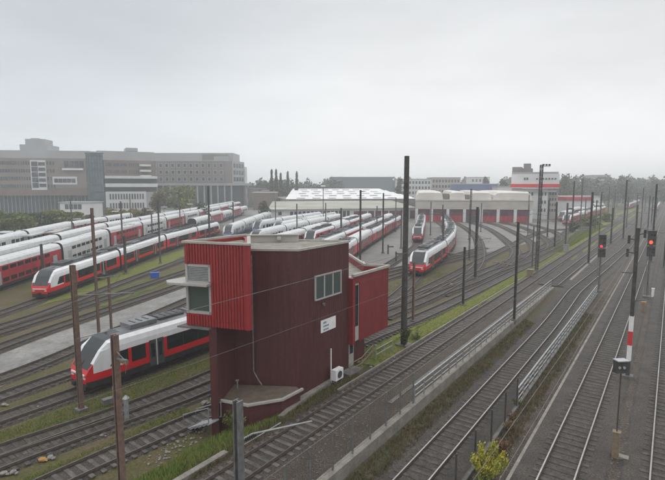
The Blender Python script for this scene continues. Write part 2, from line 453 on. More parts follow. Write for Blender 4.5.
def px_track(pxs, label, style='yard', pre=None, post=None, **k):
    pts = (pre or []) + [G(*p) for p in pxs] + (post or [])
    return track(pts, label, style, group=YG, **k)
px_track([(20, 500), (62, 480), (120, 454), (212, 414)], 'siding along the foot of the grassy bank left of the red tower', 'conc', bedw=.95,
         post=[G(368, 340), XY(-21.5, 52), XY(-20.9, 80), XY(-20.6, 112), XY(-24, 190), XY(-27.5, 280)])
px_track([(-60, 478), (0, 454), (110, 417), (212, 377)], 'siding in front of the nearest red and white train', post=[XY(-28.6, 36), XY(-26.3, 60), XY(-24.8, 90), XY(-24.6, 130), XY(-29, 200)])
px_track([(-60, 492), (0, 466), (110, 425.5), (212, 388)], 'switch track merging beside the siding with the orange debris', post=[XY(-27.6, 30), XY(-26.9, 48), XY(-25.4, 75)])
TRU = -35.8
px_track([(-40, 446)], 'siding that carries the nearest red and white train', pre=[XY(TRU, -4)][:0] or [XY(TRU, 0)], post=[XY(TRU, 30), XY(TRU, 58), XY(-35.4, 75), (13.6, 84), (26, 101), (52, 137)]) if False else None
track([XY(TRU, 2), XY(TRU, 20), XY(TRU, 40), XY(TRU, 58), XY(-34.6, 80), XY(-33, 100)], 'siding that carries the nearest red and white train', 'yard', group=YG)
px_track([(-60, 419), (0, 399.5), (64, 377)], 'siding left of the nearest train nose, bordering the service road', post=[XY(-40.6, 30), XY(-40.4, 50), XY(-38, 75), XY(-35, 110)])
px_track([(-60, 400), (0, 381), (60, 357.5), (117, 332), (186, 302)], 'siding along the near edge of the pale service road', post=[(-11, 88), (-1.5, 120), (11, 165), (16, 194)])
px_track([(-60, 372), (0, 349), (55, 329), (112, 309.5), (187, 284)], 'siding along the far edge of the pale service road', post=[(-16, 90), (-8, 118), (4, 163), (8, 194)])
px_track([(-60, 352), (0, 334), (113, 297), (187, 272)], 'siding with the blue box beside it', post=[(-19.5, 98), (-14, 120), (-3.5, 160), (0, 192)])
px_track([(-40, 340), (40, 316), (113, 287), (180, 262)], 'siding just in front of the long train with grass along it', post=[(-27, 108), (-22, 130), (-13, 168), (-10, 190)])
# train lines of the left yard
def lt(xn, yn, xf, yf, label): return track([(xn, yn), (lerp(xn, xf, .5), lerp(yn, yf, .5)), (xf, yf)], label, 'yard', group=YG)
lt(-41.6, 44, -32.4, 175, 'siding under the long red and white train behind the service road')
lt(-49.5, 40, -56.0, 230, 'siding under the first row of double deck coaches')
lt(-57.5, 50, -62.5, 230, 'siding under the rear row of double deck coaches')
# ladder and depot fan
LAD = lambda s: XY(-26.0 - (s - 50) * 0.012, s)
doors_x = [36.2, 42.4, 48.5, 54.8, 61.0, 67.2, 73.8]
doors_y = [192, 191.4, 190.8, 190.2, 189.6, 189, 188.4]
px_track([(345, 318), (395, 305), (440, 283), (500, 252), (545, 232)], 'ladder track crossing in front of the depot', post=[(100, 172), (150, 245)])
dn = ['track leaving the depot door left of the red-fronted train', 'track leaving the second depot door under the curved train', 'track leaving the third depot door in a tight curve',
      'track leaving the middle depot door', 'track leaving the fifth depot door', 'track leaving the sixth depot door', 'track leaving the rightmost depot door']
T8 = [(18.4, 108), (22.5, 124), (29, 155), (doors_x[0], 192)]
T9 = [(6.0, 56), (14.6, 77.5), (22.8, 97), (31.4, 125), (38.5, 160), (doors_x[1], 191.4)]
track([(5, 72)] + T8, dn[0], 'yard', group=YG)
track([(-3, 47)] + T9, dn[1], 'yard', group=YG)
track([(5.5, 51), (14.5, 63), (25, 82), (33, 105), (41, 135), (46, 165), (48.5, 190.8)], dn[2], 'yard', group=YG)
track([(14.3, 62), (26, 77), (39, 100), (47, 130), (53, 162), (54.8, 190)], dn[3], 'yard', group=YG)
track([(26, 77), (39, 93), (50, 118), (57, 150), (60.5, 172), (61, 189.6)], dn[4], 'yard', group=YG)
track([(38, 92), (52, 112), (61, 140), (66, 165), (67.2, 189)], dn[5], 'yard', group=YG)
track([(48, 105), (62, 126), (70, 150), (73.5, 172), (73.8, 188.4)], dn[6], 'yard', group=YG)

# kerbs / cable troughs
def rib(name, u, s0, s1, w, h, matn, z=None, label=None, cat=None, kind=None):
    mb = MB(); ps = resample([XY(u, s0), XY(u, s1)], 2.0)
    sweep(mb, ps, [(-w / 2, -.3), (-w / 2, h), (w / 2, h), (w / 2, -.3)], (lambda x, y: 0.0) if z is None else (lambda x, y: z), closed=True)
    p = XY(u, (s0 + s1) / 2); o = single(name, mb, matn, label, cat, (p[0], p[1], 0), kind=kind)
    if kind: 
        for k in ('label', 'category'):
            if k in o: del o[k]
    return o
rib('cable_trough', -5.72, 6, 200, .16, .10, 'conc', label='pale cable trough line left of the straight track', cat='cable trough')
rib('kerb', -18.45, 26.5, 110, .14, .16, 'conc', label='pale kerb between the grass verge and the tower track', cat='kerb')
rib('kerb', -18.9, 6, 16.5, .35, .18, 'conc', label='wide pale kerb at the foot of the grassy bank, bottom edge', cat='kerb')
rib('cable_trough', -14.55, 27, 72, .3, .06, 'conc_dark', label='flat cable duct cover between tower track and long railing', cat='cable trough')
mb = MB(); ps = resample([XY(-13.03, 6), XY(-13.03, 72)], 2.0)
sweep(mb, ps, [(-.22, -.1), (-.22, .28), (.24, .28), (.24, -1.0)], lambda x, y: 0.0, closed=True)
p = XY(-13.03, 40); single('retaining_wall', mb, 'conc', 'long pale concrete retaining wall carrying the mesh fence and railing', 'retaining wall', (p[0], p[1], 0))
mb = MB(); ps = resample([XY(-7.45, 14), XY(-7.45, 72)], 2.0)
sweep(mb, ps, [(-.1, -.9), (-.1, .14), (.1, .14), (.1, -.5)], lambda x, y: 0.0, closed=True)
p = XY(-7.45, 40); single('retaining_wall', mb, 'conc_dark', 'low dark kerb wall under the second railing', 'retaining wall', (p[0], p[1], 0))
rib('walkway_kerb', -12.0, 80, 130, .4, .12, 'conc', label='pale platform edge beyond the end of the long railing', cat='kerb')

# railings
def railing(u, s0, s1, zb, label, matn='galv', hgt=1.15, step=1.45):
    c = XY(u, s0); T = Thing('metal_railing', label, 'railing', (c[0], c[1], zb))
    n = int((s1 - s0) / step); st = (s1 - s0) / n
    pm = MB().box((0, 0, hgt / 2), (.07, .07, hgt)).mesh('post', matn)
    for i in range(n + 1):
        p = XY(u, s0 + i * st); o = bpy.data.objects.new('post', pm); C.objects.link(o); o.parent = T.o
        o.location = (p[0] - c[0], p[1] - c[1], 0); o.rotation_euler = (0, 0, -AZ)
    for h, t in ((hgt, .09), (hgt * .68, .055), (hgt * .36, .055)):
        mb = MB(); m = XY(u, (s0 + s1) / 2); mb.box((m[0], m[1], zb + h), (t, s1 - s0 + .1, t * .8), -AZ); T.part('rail', mb, matn)
railing(-13.03, 27.6, 71, .28, 'long pale pipe railing on the retaining wall beside the tower track')
railing(-7.45, 31.5, 71.5, .14, 'second pale pipe railing right of the sunken track')
def mesh_fence(u, s0, s1, zb, label, hgt, gap, postm, meshm, cell):
    c = XY(u, s0); T = Thing('mesh_fence', label, 'fence', (c[0], c[1], zb))
    n = max(1, round((s1 - s0) / gap)); st = (s1 - s0) / n
    pm = MB().box((0, 0, hgt / 2), (.08, .08, hgt)).mesh('post', postm)
    for i in range(n + 1):
        p = XY(u, s0 + i * st); o = bpy.data.objects.new('post', pm); C.objects.link(o); o.parent = T.o
        o.location = (p[0] - c[0], p[1] - c[1], 0); o.rotation_euler = (0, 0, -AZ)
    mb = MB(); s = s0
    while s < s1:
        p = XY(u, s); mb.box((p[0], p[1], zb + hgt / 2), (.005, .005, hgt - .1), -AZ); s += cell
    z = .1
    m = XY(u, (s0 + s1) / 2)
    while z < hgt:
        mb.box((m[0], m[1], zb + z), (.005, s1 - s0, .005), -AZ); z += cell
    T.part('wire_mesh', mb, meshm)
mesh_fence(-13.03, 11, 27.4, .28, 'grey wire mesh fence with tall posts on the wall near the tower', 2.1, 1.75, 'steel', 'mastdark', .13)
mesh_fence(-7.45, 15, 31.3, .14, 'dark green mesh fence behind the yellow bush', 1.9, 2.6, 'mastdark', 'mastdark', .10)

# ------------------------------------------------------------------ signal tower
zt, zr = 10.33, 11.15
A_ = (-2.28, 31.4); B_ = XY(-20.1, 30.35); Cb = (-3.0, 37.2); Db = (-6.7, 37.2); Ea = (-7.1, 31.75)
FL = (-7.62, 28.45)                                                # front of the side wall under the red bay
T = Thing('signal_tower', 'red and maroon railway signal tower with projecting bay and flat roof', 'signal tower', (-3, 33, 0))
def ribbed(mb, p, q, z0, z1, proud=.03, pitch=.22, mi=0, skip=None):   # vertical corrugation strips on a wall from p to q (outside on the right when walking p->q)
    d = Vector((q[0] - p[0], q[1] - p[1])); L = d.length; d.normalize(); n = Vector((d.y, -d.x))
    k = int(L / pitch); pt = L / k
    for i in range(k):
        c = Vector(p[:2]) + d * (i + .5) * pt + n * (proud / 2)
        zz = [(z0, z1)]
        if skip:
            a, b, y0, y1 = skip
            if a < (i + .5) * pt < b: zz = [(z0, y0), (y1, z1)]
        for (u0, u1) in zz:
            if u1 - u0 > .02: mb.box((c.x, c.y, (u0 + u1) / 2), (pt * .55, proud, u1 - u0), math.atan2(d.y, d.x), mi)
mb = MB().prism([A_, B_, Cb, Db, Ea], -2.0, zt - .14, 0, 1)
ribbed(mb, Ea, A_, 1.0, zt - .15, .014, .16); ribbed(mb, A_, B_, 0.1, zt - .15, .014, .16)
body = T.part('wall', mb, ['wallmaroon', 'roofgravel'])
# roof parapet caps
def capline(mb, pts, z0, z1, t, mi=0):
    for i in range(len(pts) - 1):
        p, q = Vector(pts[i]), Vector(pts[i + 1]); d = q - p; c = (p + q) / 2
        mb.box((c.x, c.y, (z0 + z1) / 2 + i * .002), (d.length + t * .98, t, z1 - z0), math.atan2(d.y, d.x), mi)
mb = MB(); capline(mb, [Ea, A_, B_, Cb], zt - .15, zt, .18)
T.part('roof_edge', mb, 'cap')
mb = MB(); capline(mb, [(-2.75, 36.9), (-6.6, 36.4)], zt - .24, zt + .38, .22); mb.box((-4.1, 36.3, zt + .18), (.3, .3, .22), 0)
T.part('roof_upstand', mb, ['fascia'])
mb = MB(); mb.box((-4.68, 36.5, zt + .42), (4.1, .34, .07), .129); T.part('upstand_cap', mb, 'cap')
# fin wall
mb = MB().prism([FL, (-7.18, 28.6), (-6.78, 31.85), (-7.2, 31.9)], -2.2, 5.9)
T.part('side_wall', mb, 'wallmaroon')
# red bay
RZ0 = 5.86
RR = (-4.93, 27.75); RL = (-9.15, 29.05)
dv = Vector((RR[0] - RL[0], RR[1] - RL[1])).normalized()
bk = Vector((SA, CA))                                              # bay sides run along the lines
BL = (RL[0] + bk.x * 5.2, RL[1] + bk.y * 5.2); BR = (RR[0] - .70, RR[1] + 4.0)
WX0, WX1, WZ0, WZ1 = .12, 1.78, 6.62, 9.72                          # window opening along the front, from the left end
def fp(a, out=0): return (RL[0] + dv.x * a + dv.y * out, RL[1] + dv.y * a - dv.x * out)
Lf = (Vector(RR) - Vector(RL)).length
mb = MB()
def wallseg(mb, p, q, t, z0, z1, mi=0):       # solid wall segment, thickness inward (left of p->q)
    d = Vector((q[0] - p[0], q[1] - p[1])).normalized(); n = Vector((-d.y, d.x)) * t
    mb.prism([p, q, (q[0] + n.x, q[1] + n.y), (p[0] + n.x, p[1] + n.y)], z0, z1, mi)
wallseg(mb, fp(WX1), RR, .25, RZ0, zr - .15); wallseg(mb, RL, fp(WX1), .25, RZ0, WZ0); wallseg(mb, RL, fp(WX1), .25, WZ1, zr - .15)
wallseg(mb, (RL[0] + bk.x * 2.6, RL[1] + bk.y * 2.6), RL, .25, RZ0, WZ0); wallseg(mb, (RL[0] + bk.x * 2.6, RL[1] + bk.y * 2.6), RL, .25, WZ1, zr - .15)
wallseg(mb, BL, (RL[0] + bk.x * 2.6, RL[1] + bk.y * 2.6), .25, RZ0, zr - .15)
wallseg(mb, (RR[0] , RR[1]), BR, .25, RZ0, zr - .15); wallseg(mb, BR, BL, .25, RZ0, zr - .15)
mb.prism([(RL[0] + .3, RL[1] + .3), (RR[0] - .05, RR[1] + .3), BR, BL], RZ0 - .02, RZ0 + .2)
mb.prism([(RL[0] + .3, RL[1] + .3), (RR[0] - .05, RR[1] + .3), BR, BL], zr - .5, zr - .35, 1)
ribbed(mb, RL, RR, RZ0, zr - .15, .05, .2, 0, (0, WX1 + .08, WZ0 - .08, WZ1 + .08))
bay = T.part('control_bay', mb, ['wallred', 'roofgravel'])
mb = MB(); capline(mb, [(BL[0], BL[1]), RL, RR, BR], zr - .13, zr + .0, .22); T.part('bay_cap', mb, 'cap', bay)
# bay window: frame, glass, louvre, canopy
mb = MB()
pw = (RL[0] + bk.x * 2.6, RL[1] + bk.y * 2.6)
for a, b in ((fp(0.02), fp(WX1)), (pw, fp(0.02))):
    for z in (WZ0 + .09, WZ1 - .06, 8.62): wallseg(mb, a, b, .16, z - .09, z + .07)
for a in (fp(.02), fp(WX1 - .14)):
    mb.prism([a, (a[0] + dv.x * .15, a[1] + dv.y * .15), (a[0] + dv.x * .15 - dv.y * .18, a[1] + dv.y * .15 + dv.x * .18), (a[0] - dv.y * .18, a[1] + dv.x * .18)], WZ0 + .01, WZ1 - .01)
wf = T.part('window_frame', mb, 'frame', bay)
mb = MB(); a, b = fp(.1, -.12), fp(WX1 - .1, -.12)
mb.prism([a, b, (b[0], b[1] + .03), (a[0], a[1] + .03)], WZ0 + .1, 8.6)
a2 = (pw[0] + .12, pw[1]); b2 = (RL[0] + .14, RL[1] + .1); mb.prism([a2, b2, (b2[0] + .03, b2[1]), (a2[0] + .03, a2[1])], WZ0 + .1, 8.6)
T.part('pane', mb, 'glassgreen', bay)
mb = MB()
for i in range(9): 
    a, b = fp(.14, -.03), fp(WX1 - .13, -.03); wallseg(mb, a, b, .06, 8.72 + i * .105, 8.80 + i * .105)
wallseg(mb, fp(.14, -.1), fp(WX1 - .13, -.1), .03, 8.66, WZ1 - .1)
T.part('sunblind', mb, 'louvre', bay)
mb = MB(); o1 = .95
c0 = (RL[0] - 1.35, RL[1] + .45); c1 = fp(-.9, .55); c2 = fp(WX1 + .05, .55); c3 = fp(WX1 + .05, .02); c4 = fp(-.02, .02); c5 = (pw[0] - 1.35, pw[1] + .3); c6 = (pw[0] - .05, pw[1])
mb.prism([c1, c2, c3, c4, c6, c5, c0], 8.47, 8.60)
T.part('canopy', mb, 'frame', bay)
mb = MB(); mb.prism([fp(-.5, .3), fp(1.75, .3), fp(1.75, -.9), (pw[0] - .5, pw[1])], RZ0 - .14, RZ0 - .04); T.part('service_ledge', mb, 'conc_dark', bay)
# desk and operator gear seen as dark shapes behind the glass
mb = MB(); m1 = fp(.9, -1.1); mb.box((m1[0], m1[1], 7.1), (1.2, .6, .9), .2); mb.box((m1[0] - .2, m1[1] + .2, 7.85), (.5, .15, .45), .2); T.part('desk', mb, 'mastdark', bay)
# low annex with gravel roof
ann = [(-2.05, 30.65), (-3.2, 29.1), (-5.27, 28.3), (-7.75, 29.2), (-7.1, 31.7), (-2.35, 31.35)]
ctr = (-4.6, 30.1)
inn = [(lerp(p[0], ctr[0], .05), lerp(p[1], ctr[1], .05)) for p in ann]
mb = MB().prism(inn, -1.6, .82, 0, 1); an = T.part('cellar_annex', mb, ['wallmaroon', 'gravelbrown'])
mb = MB()
for i in range(4):
    p, q = ann[i], ann[i + 1] if i < 3 else ann[4]
    if i == 3: p, q = ann[3], ann[4]
    d = Vector((q[0] - p[0], q[1] - p[1])); c = ((p[0] + q[0]) / 2, (p[1] + q[1]) / 2)
    mb.box((c[0], c[1], .90 + i * .002), (d.length + .12, .18, .14), math.atan2(d.y, d.x))
T.part('annex_roof_edge', mb, 'cap', an)
mb = MB().tube([(-5.4, 31.3, zt - .4), (-5.4, 31.3, 1.9), (-5.05, 31.1, 1.35), (-4.8, 31.0, 1.05)], .045); T.part('downpipe', mb, 'steel')
mb = MB().tube([(-6.45, 30.9, .85), (-6.45, 30.9, 1.4)], .045); mb.box((-6.45, 30.9, 1.42), (.2, .2, .06)); T.part('vent_pipe', mb, 'galv', an)
# kerb slab at the base
pk = [XY(-19.35, 21.2), XY(-19.05, 21.4), XY(-19.55, 24.6), XY(-19.85, 29.6), XY(-20.1, 29.6), XY(-20.0, 24.2)]
mb = MB().prism(pk, -.2, .12); T.part('plinth', mb, 'conc')
# right face windows
def onface(u, s, z): p = XY(u, s); return (p[0], p[1], z)
def s_at(px, py, u):           # where the sight line of a photo pixel meets the vertical plane at u
    x, f, w_ = ray(px, py); k = x * CA - f * SA; t = u / k; xx, yy = x * t, f * t
    return US(xx, yy)[1], CAMH + w_ * t
def facebox(mb, u, s0, s1, z0, z1, proud, depth=.08, mi=0):
    m = XY(u + proud - depth / 2, (s0 + s1) / 2); mb.box((m[0], m[1], (z0 + z1) / 2), (s1 - s0, depth, z1 - z0), math.pi / 2 - AZ, mi)
s0, z1 = s_at(314, 275.5, -20.1); s1, z1b = s_at(340.5, 270, -20.1); _, z0 = s_at(327, 297, -20.1)
z1 = (z1 + z1b) / 2
win = MB()
facebox(win, -20.1, s0, s1, z1 - .1, z1, .12, .14); facebox(win, -20.1, s0, s1, z0, z0 + .1, .13, .16)
for i in range(4):
    q = lerp(s0, s1 - .12, i / 3); facebox(win, -20.1, q, q + .12, z0 + .1, z1 - .1, .11, .12)
wfr = T.part('window', win, 'frame')
for i in range(3):
    mb = MB(); a = lerp(s0, s1 - .12, i / 3) + .12; b = lerp(s0, s1 - .12, (i + 1) / 3)
    facebox(mb, -20.1, a, b, z0 + .1, z1 - .1, .065, .05); T.part('pane', mb, 'glassgreen', wfr)
sa, za = s_at(320.3, 319, -20.1); sb, zb = s_at(335, 328, -20.1)
mb = MB(); zc0, zc1 = s_at(328, 330, -20.1)[1], s_at(328, 318, -20.1)[1]
facebox(mb, -20.1, sa, sb, zc0, zc1, .07, .04); sg = T.part('name_sign', mb, 'white')
sp_ = (sb - sa)
rn = random.Random(3)
for r_, (h, n) in enumerate(((.16, 3), (.12, 8), (.12, 7))):
    zz = zc1 - .22 - r_ * .26; mb = MB()
    q = sa + .15 * sp_
    for i in range(n):
        wd = rn.uniform(.06, .12) * (1.6 if r_ == 0 else 1); 
        if q + wd < sb - .12: facebox(mb, -20.1, q, q + wd * .7, zz - h / 2, zz + h / 2, .075, .01)
        q += wd
    T.part('sign_lettering', mb, 'trainblue', sg)
mb = MB(); sq, zq = s_at(322, 304, -20.1); m = XY(-20.0, sq); mb.tube([(m[0], m[1], zq), (XY(-19.86, sq)[0], XY(-19.86, sq)[1], zq)], .12, 10); T.part('wall_lamp', mb, 'steel')
# annex tower (rust red) on the right
u0 = -19.7; sl0 = 30.4; sr0 = 36.0; zta, zba = 7.7, 2.15
PA, PB = XY(u0, sl0 + .9), XY(u0, sr0)
quad = [XY(u0, sl0 + .85), PB, (2.78, 41.2), (1.5, 48.5), (-1.0, 46), (-.5, 37)]
mb = MB()
wq = [XY(u0, sl0 + .95), PB, (2.85, 41.3), (1.5, 48.5), (-2.0, 46), XY(-21.0, sl0 + .95)]
mb.prism(wq, zba, zta - .75, 0, 1)
mb2 = MB(); capline(mb2, [XY(u0 - .1, sl0 + .3), (PB[0] - .08, PB[1] + .02), (2.82, 41.2), (1.45, 48.4)], zta - .8, zta - .19, .14)
T.part('annex_parapet', mb2, 'wallrust')
st = T.part('stair_annex', mb, ['wallrust', 'roofgravel'])
mb = MB(); capline(mb, [XY(u0, sl0), PB, (2.85, 41.3), (1.5, 48.5)], zta - .2, zta, .2); T.part('annex_cap', mb, 'cap', st)
mb = MB(); mb.prism([XY(u0, sl0 - .05), XY(u0, sl0 + .3), XY(-20.6, sl0 + .3), XY(-20.6, sl0 - .05)], zba - .1, zta - .33); T.part('annex_pier', mb, 'wallrust', st)
mb = MB(); mb.prism([XY(-20.35, sl0 + .3), XY(-20.35, sl0 + .95), XY(-21, sl0 + .95), XY(-21, sl0 + .3)], -.3, zta - .4); T.part('recess_wall', mb, 'frame', st)
mb = MB(); mb.prism([XY(-20.5, sl0 + .5), XY(-20.5, sr0 - 2.6), (1.2, 41), (-1, 38)], -.5, zba); T.part('annex_base', mb, 'wallmaroon', st)
# tall glazing slot + door
mb = MB(); facebox(mb, -19.78, sl0 + .3, sl0 + .95, zba + .1, zta - .75, .0, .1); tf = T.part('stair_window', mb, 'frame', st)
mb = MB(); facebox(mb, -19.78, sl0 + .4, sl0 + .84, zba + 1.3, zta - .95, .02, .03); T.part('pane', mb, 'glassdark', tf)
mb = MB(); facebox(mb, -20.3, sl0 + .28, sl0 + .98, 0.05, 2.2, .03, .08); dr = T.part('door', mb, 'frame', st)
mb = MB(); facebox(mb, -20.3, sl0 + .4, sl0 + .86, 1.1, 1.9, .05, .03); T.part('pane', mb, 'glassdark', dr)
mb = MB(); sx, zx = s_at(374.5, 287, u0)
for k in range(7): facebox(mb, u0, sx - .45 + rn.uniform(-.05, .4), sx + .1 + rn.uniform(0, .45), zx - .25 + rn.uniform(-.03, .15), zx - .02 + rn.uniform(0, .2), .006 + k * .002, .004)
T.part('wall_stain', mb, 'wallstain', st) if False else None
# air conditioner, mast, steps railing
sc, _ = s_at(340.5, 378, -19.5)
T2 = Thing('air_conditioner', 'white outdoor air conditioning unit at the foot of the maroon tower wall', 'air conditioner', (*XY(-19.5, 27.9), 0))
ac = XY(-19.45, 27.9); mb = MB().box((ac[0], ac[1], .62), (.95, .42, .8), math.pi / 2 - AZ); ab = T2.part('case', mb, 'white')
mb = MB(); f0 = XY(-19.24, 27.9); f1 = XY(-19.2, 27.9); mb.tube([(f0[0], f0[1], .62), (f1[0], f1[1], .62)], .27, 16); T2.part('fan_grille', mb, 'mastdark', ab)
mb = MB()
for ds in (-.35, .35): q = XY(-19.45, 27.9 + ds); mb.box((q[0], q[1], .11), (.08, .4, .22), math.pi / 2 - AZ)
T2.part('foot', mb, 'steel')
p = XY(-19.75, 27.5); mb = MB().tube([(p[0], p[1], 0), (p[0], p[1], 2.6)], .05, 8); single('vent_mast', mb, 'white', 'thin white pipe standing beside the air conditioning unit', 'pipe', (p[0], p[1], 0))
def stair_rail(name, pts, label, matn='boxbrown'):
    c = pts[0]; T = Thing(name, label, 'railing', (c[0], c[1], c[2]))
    for i, p in enumerate(pts): T.part('post', MB().box((p[0], p[1], p[2] + .5), (.06, .06, 1.0)), matn)
    for h in (1.0, .55):
        T.part('rail', MB().tube([(p[0], p[1], p[2] + h) for p in pts], .035, 6), matn)
q = [XY(-19.0, 28.9), XY(-19.0, 30.6), XY(-19.0, 32.3)]
stair_rail('handrail', [(q[0][0], q[0][1], .15), (q[1][0], q[1][1], .15), (q[2][0], q[2][1], .7)], 'brownish step railing outside the tower door')
q = [XY(-19.1, 33.0), XY(-19.1, 34.4), XY(-19.1, 35.8)]
stair_rail('handrail', [(p[0], p[1], .1) for p in q], 'grey railing panel at the right end of the tower annex', 'galv')
mb = MB()
for i in range(4):
    q = XY(-19.6, 29.4 + i * .45); mb.box((q[0], q[1], .05 + .0 * i), (.45, 1.0, .2 + i * .002), math.pi / 2 - AZ)
single('door_landing', mb, 'conc_dark', 'concrete landing in front of the grey tower door', 'landing', (*XY(-19.6, 30), 0))
# steps at the left
c = G(203, 432); 
T3 = Thing('access_steps', 'pale metal steps with handrail at the left foot of the red tower', 'steps', (c[0], c[1], gz(*c)))
dx = Vector((CA, -SA))
base = Vector(c)
for k in range(6):
    q = base - Vector((SA, CA)) * .1 + dx * (-1.1 + k * .42); T3.part('tread', MB().box((q.x, q.y, -1.15 + k * .2), (.4, .9, .05), -AZ), 'galv')
for sd in (-.5, .5):
    a = base + Vector((SA, CA)) * sd + dx * (-1.3); b = base + Vector((SA, CA)) * sd + dx * 1.2
    T3.part('handrail', MB().tube([(a.x, a.y, -1.2), (a.x, a.y, -.2), (b.x, b.y, .95), (b.x, b.y, 0)], .035, 6), 'galv')
    T3.part('stringer', MB().tube([(a.x, a.y, -1.2), (b.x, b.y, 0)], .05, 4), 'galv')

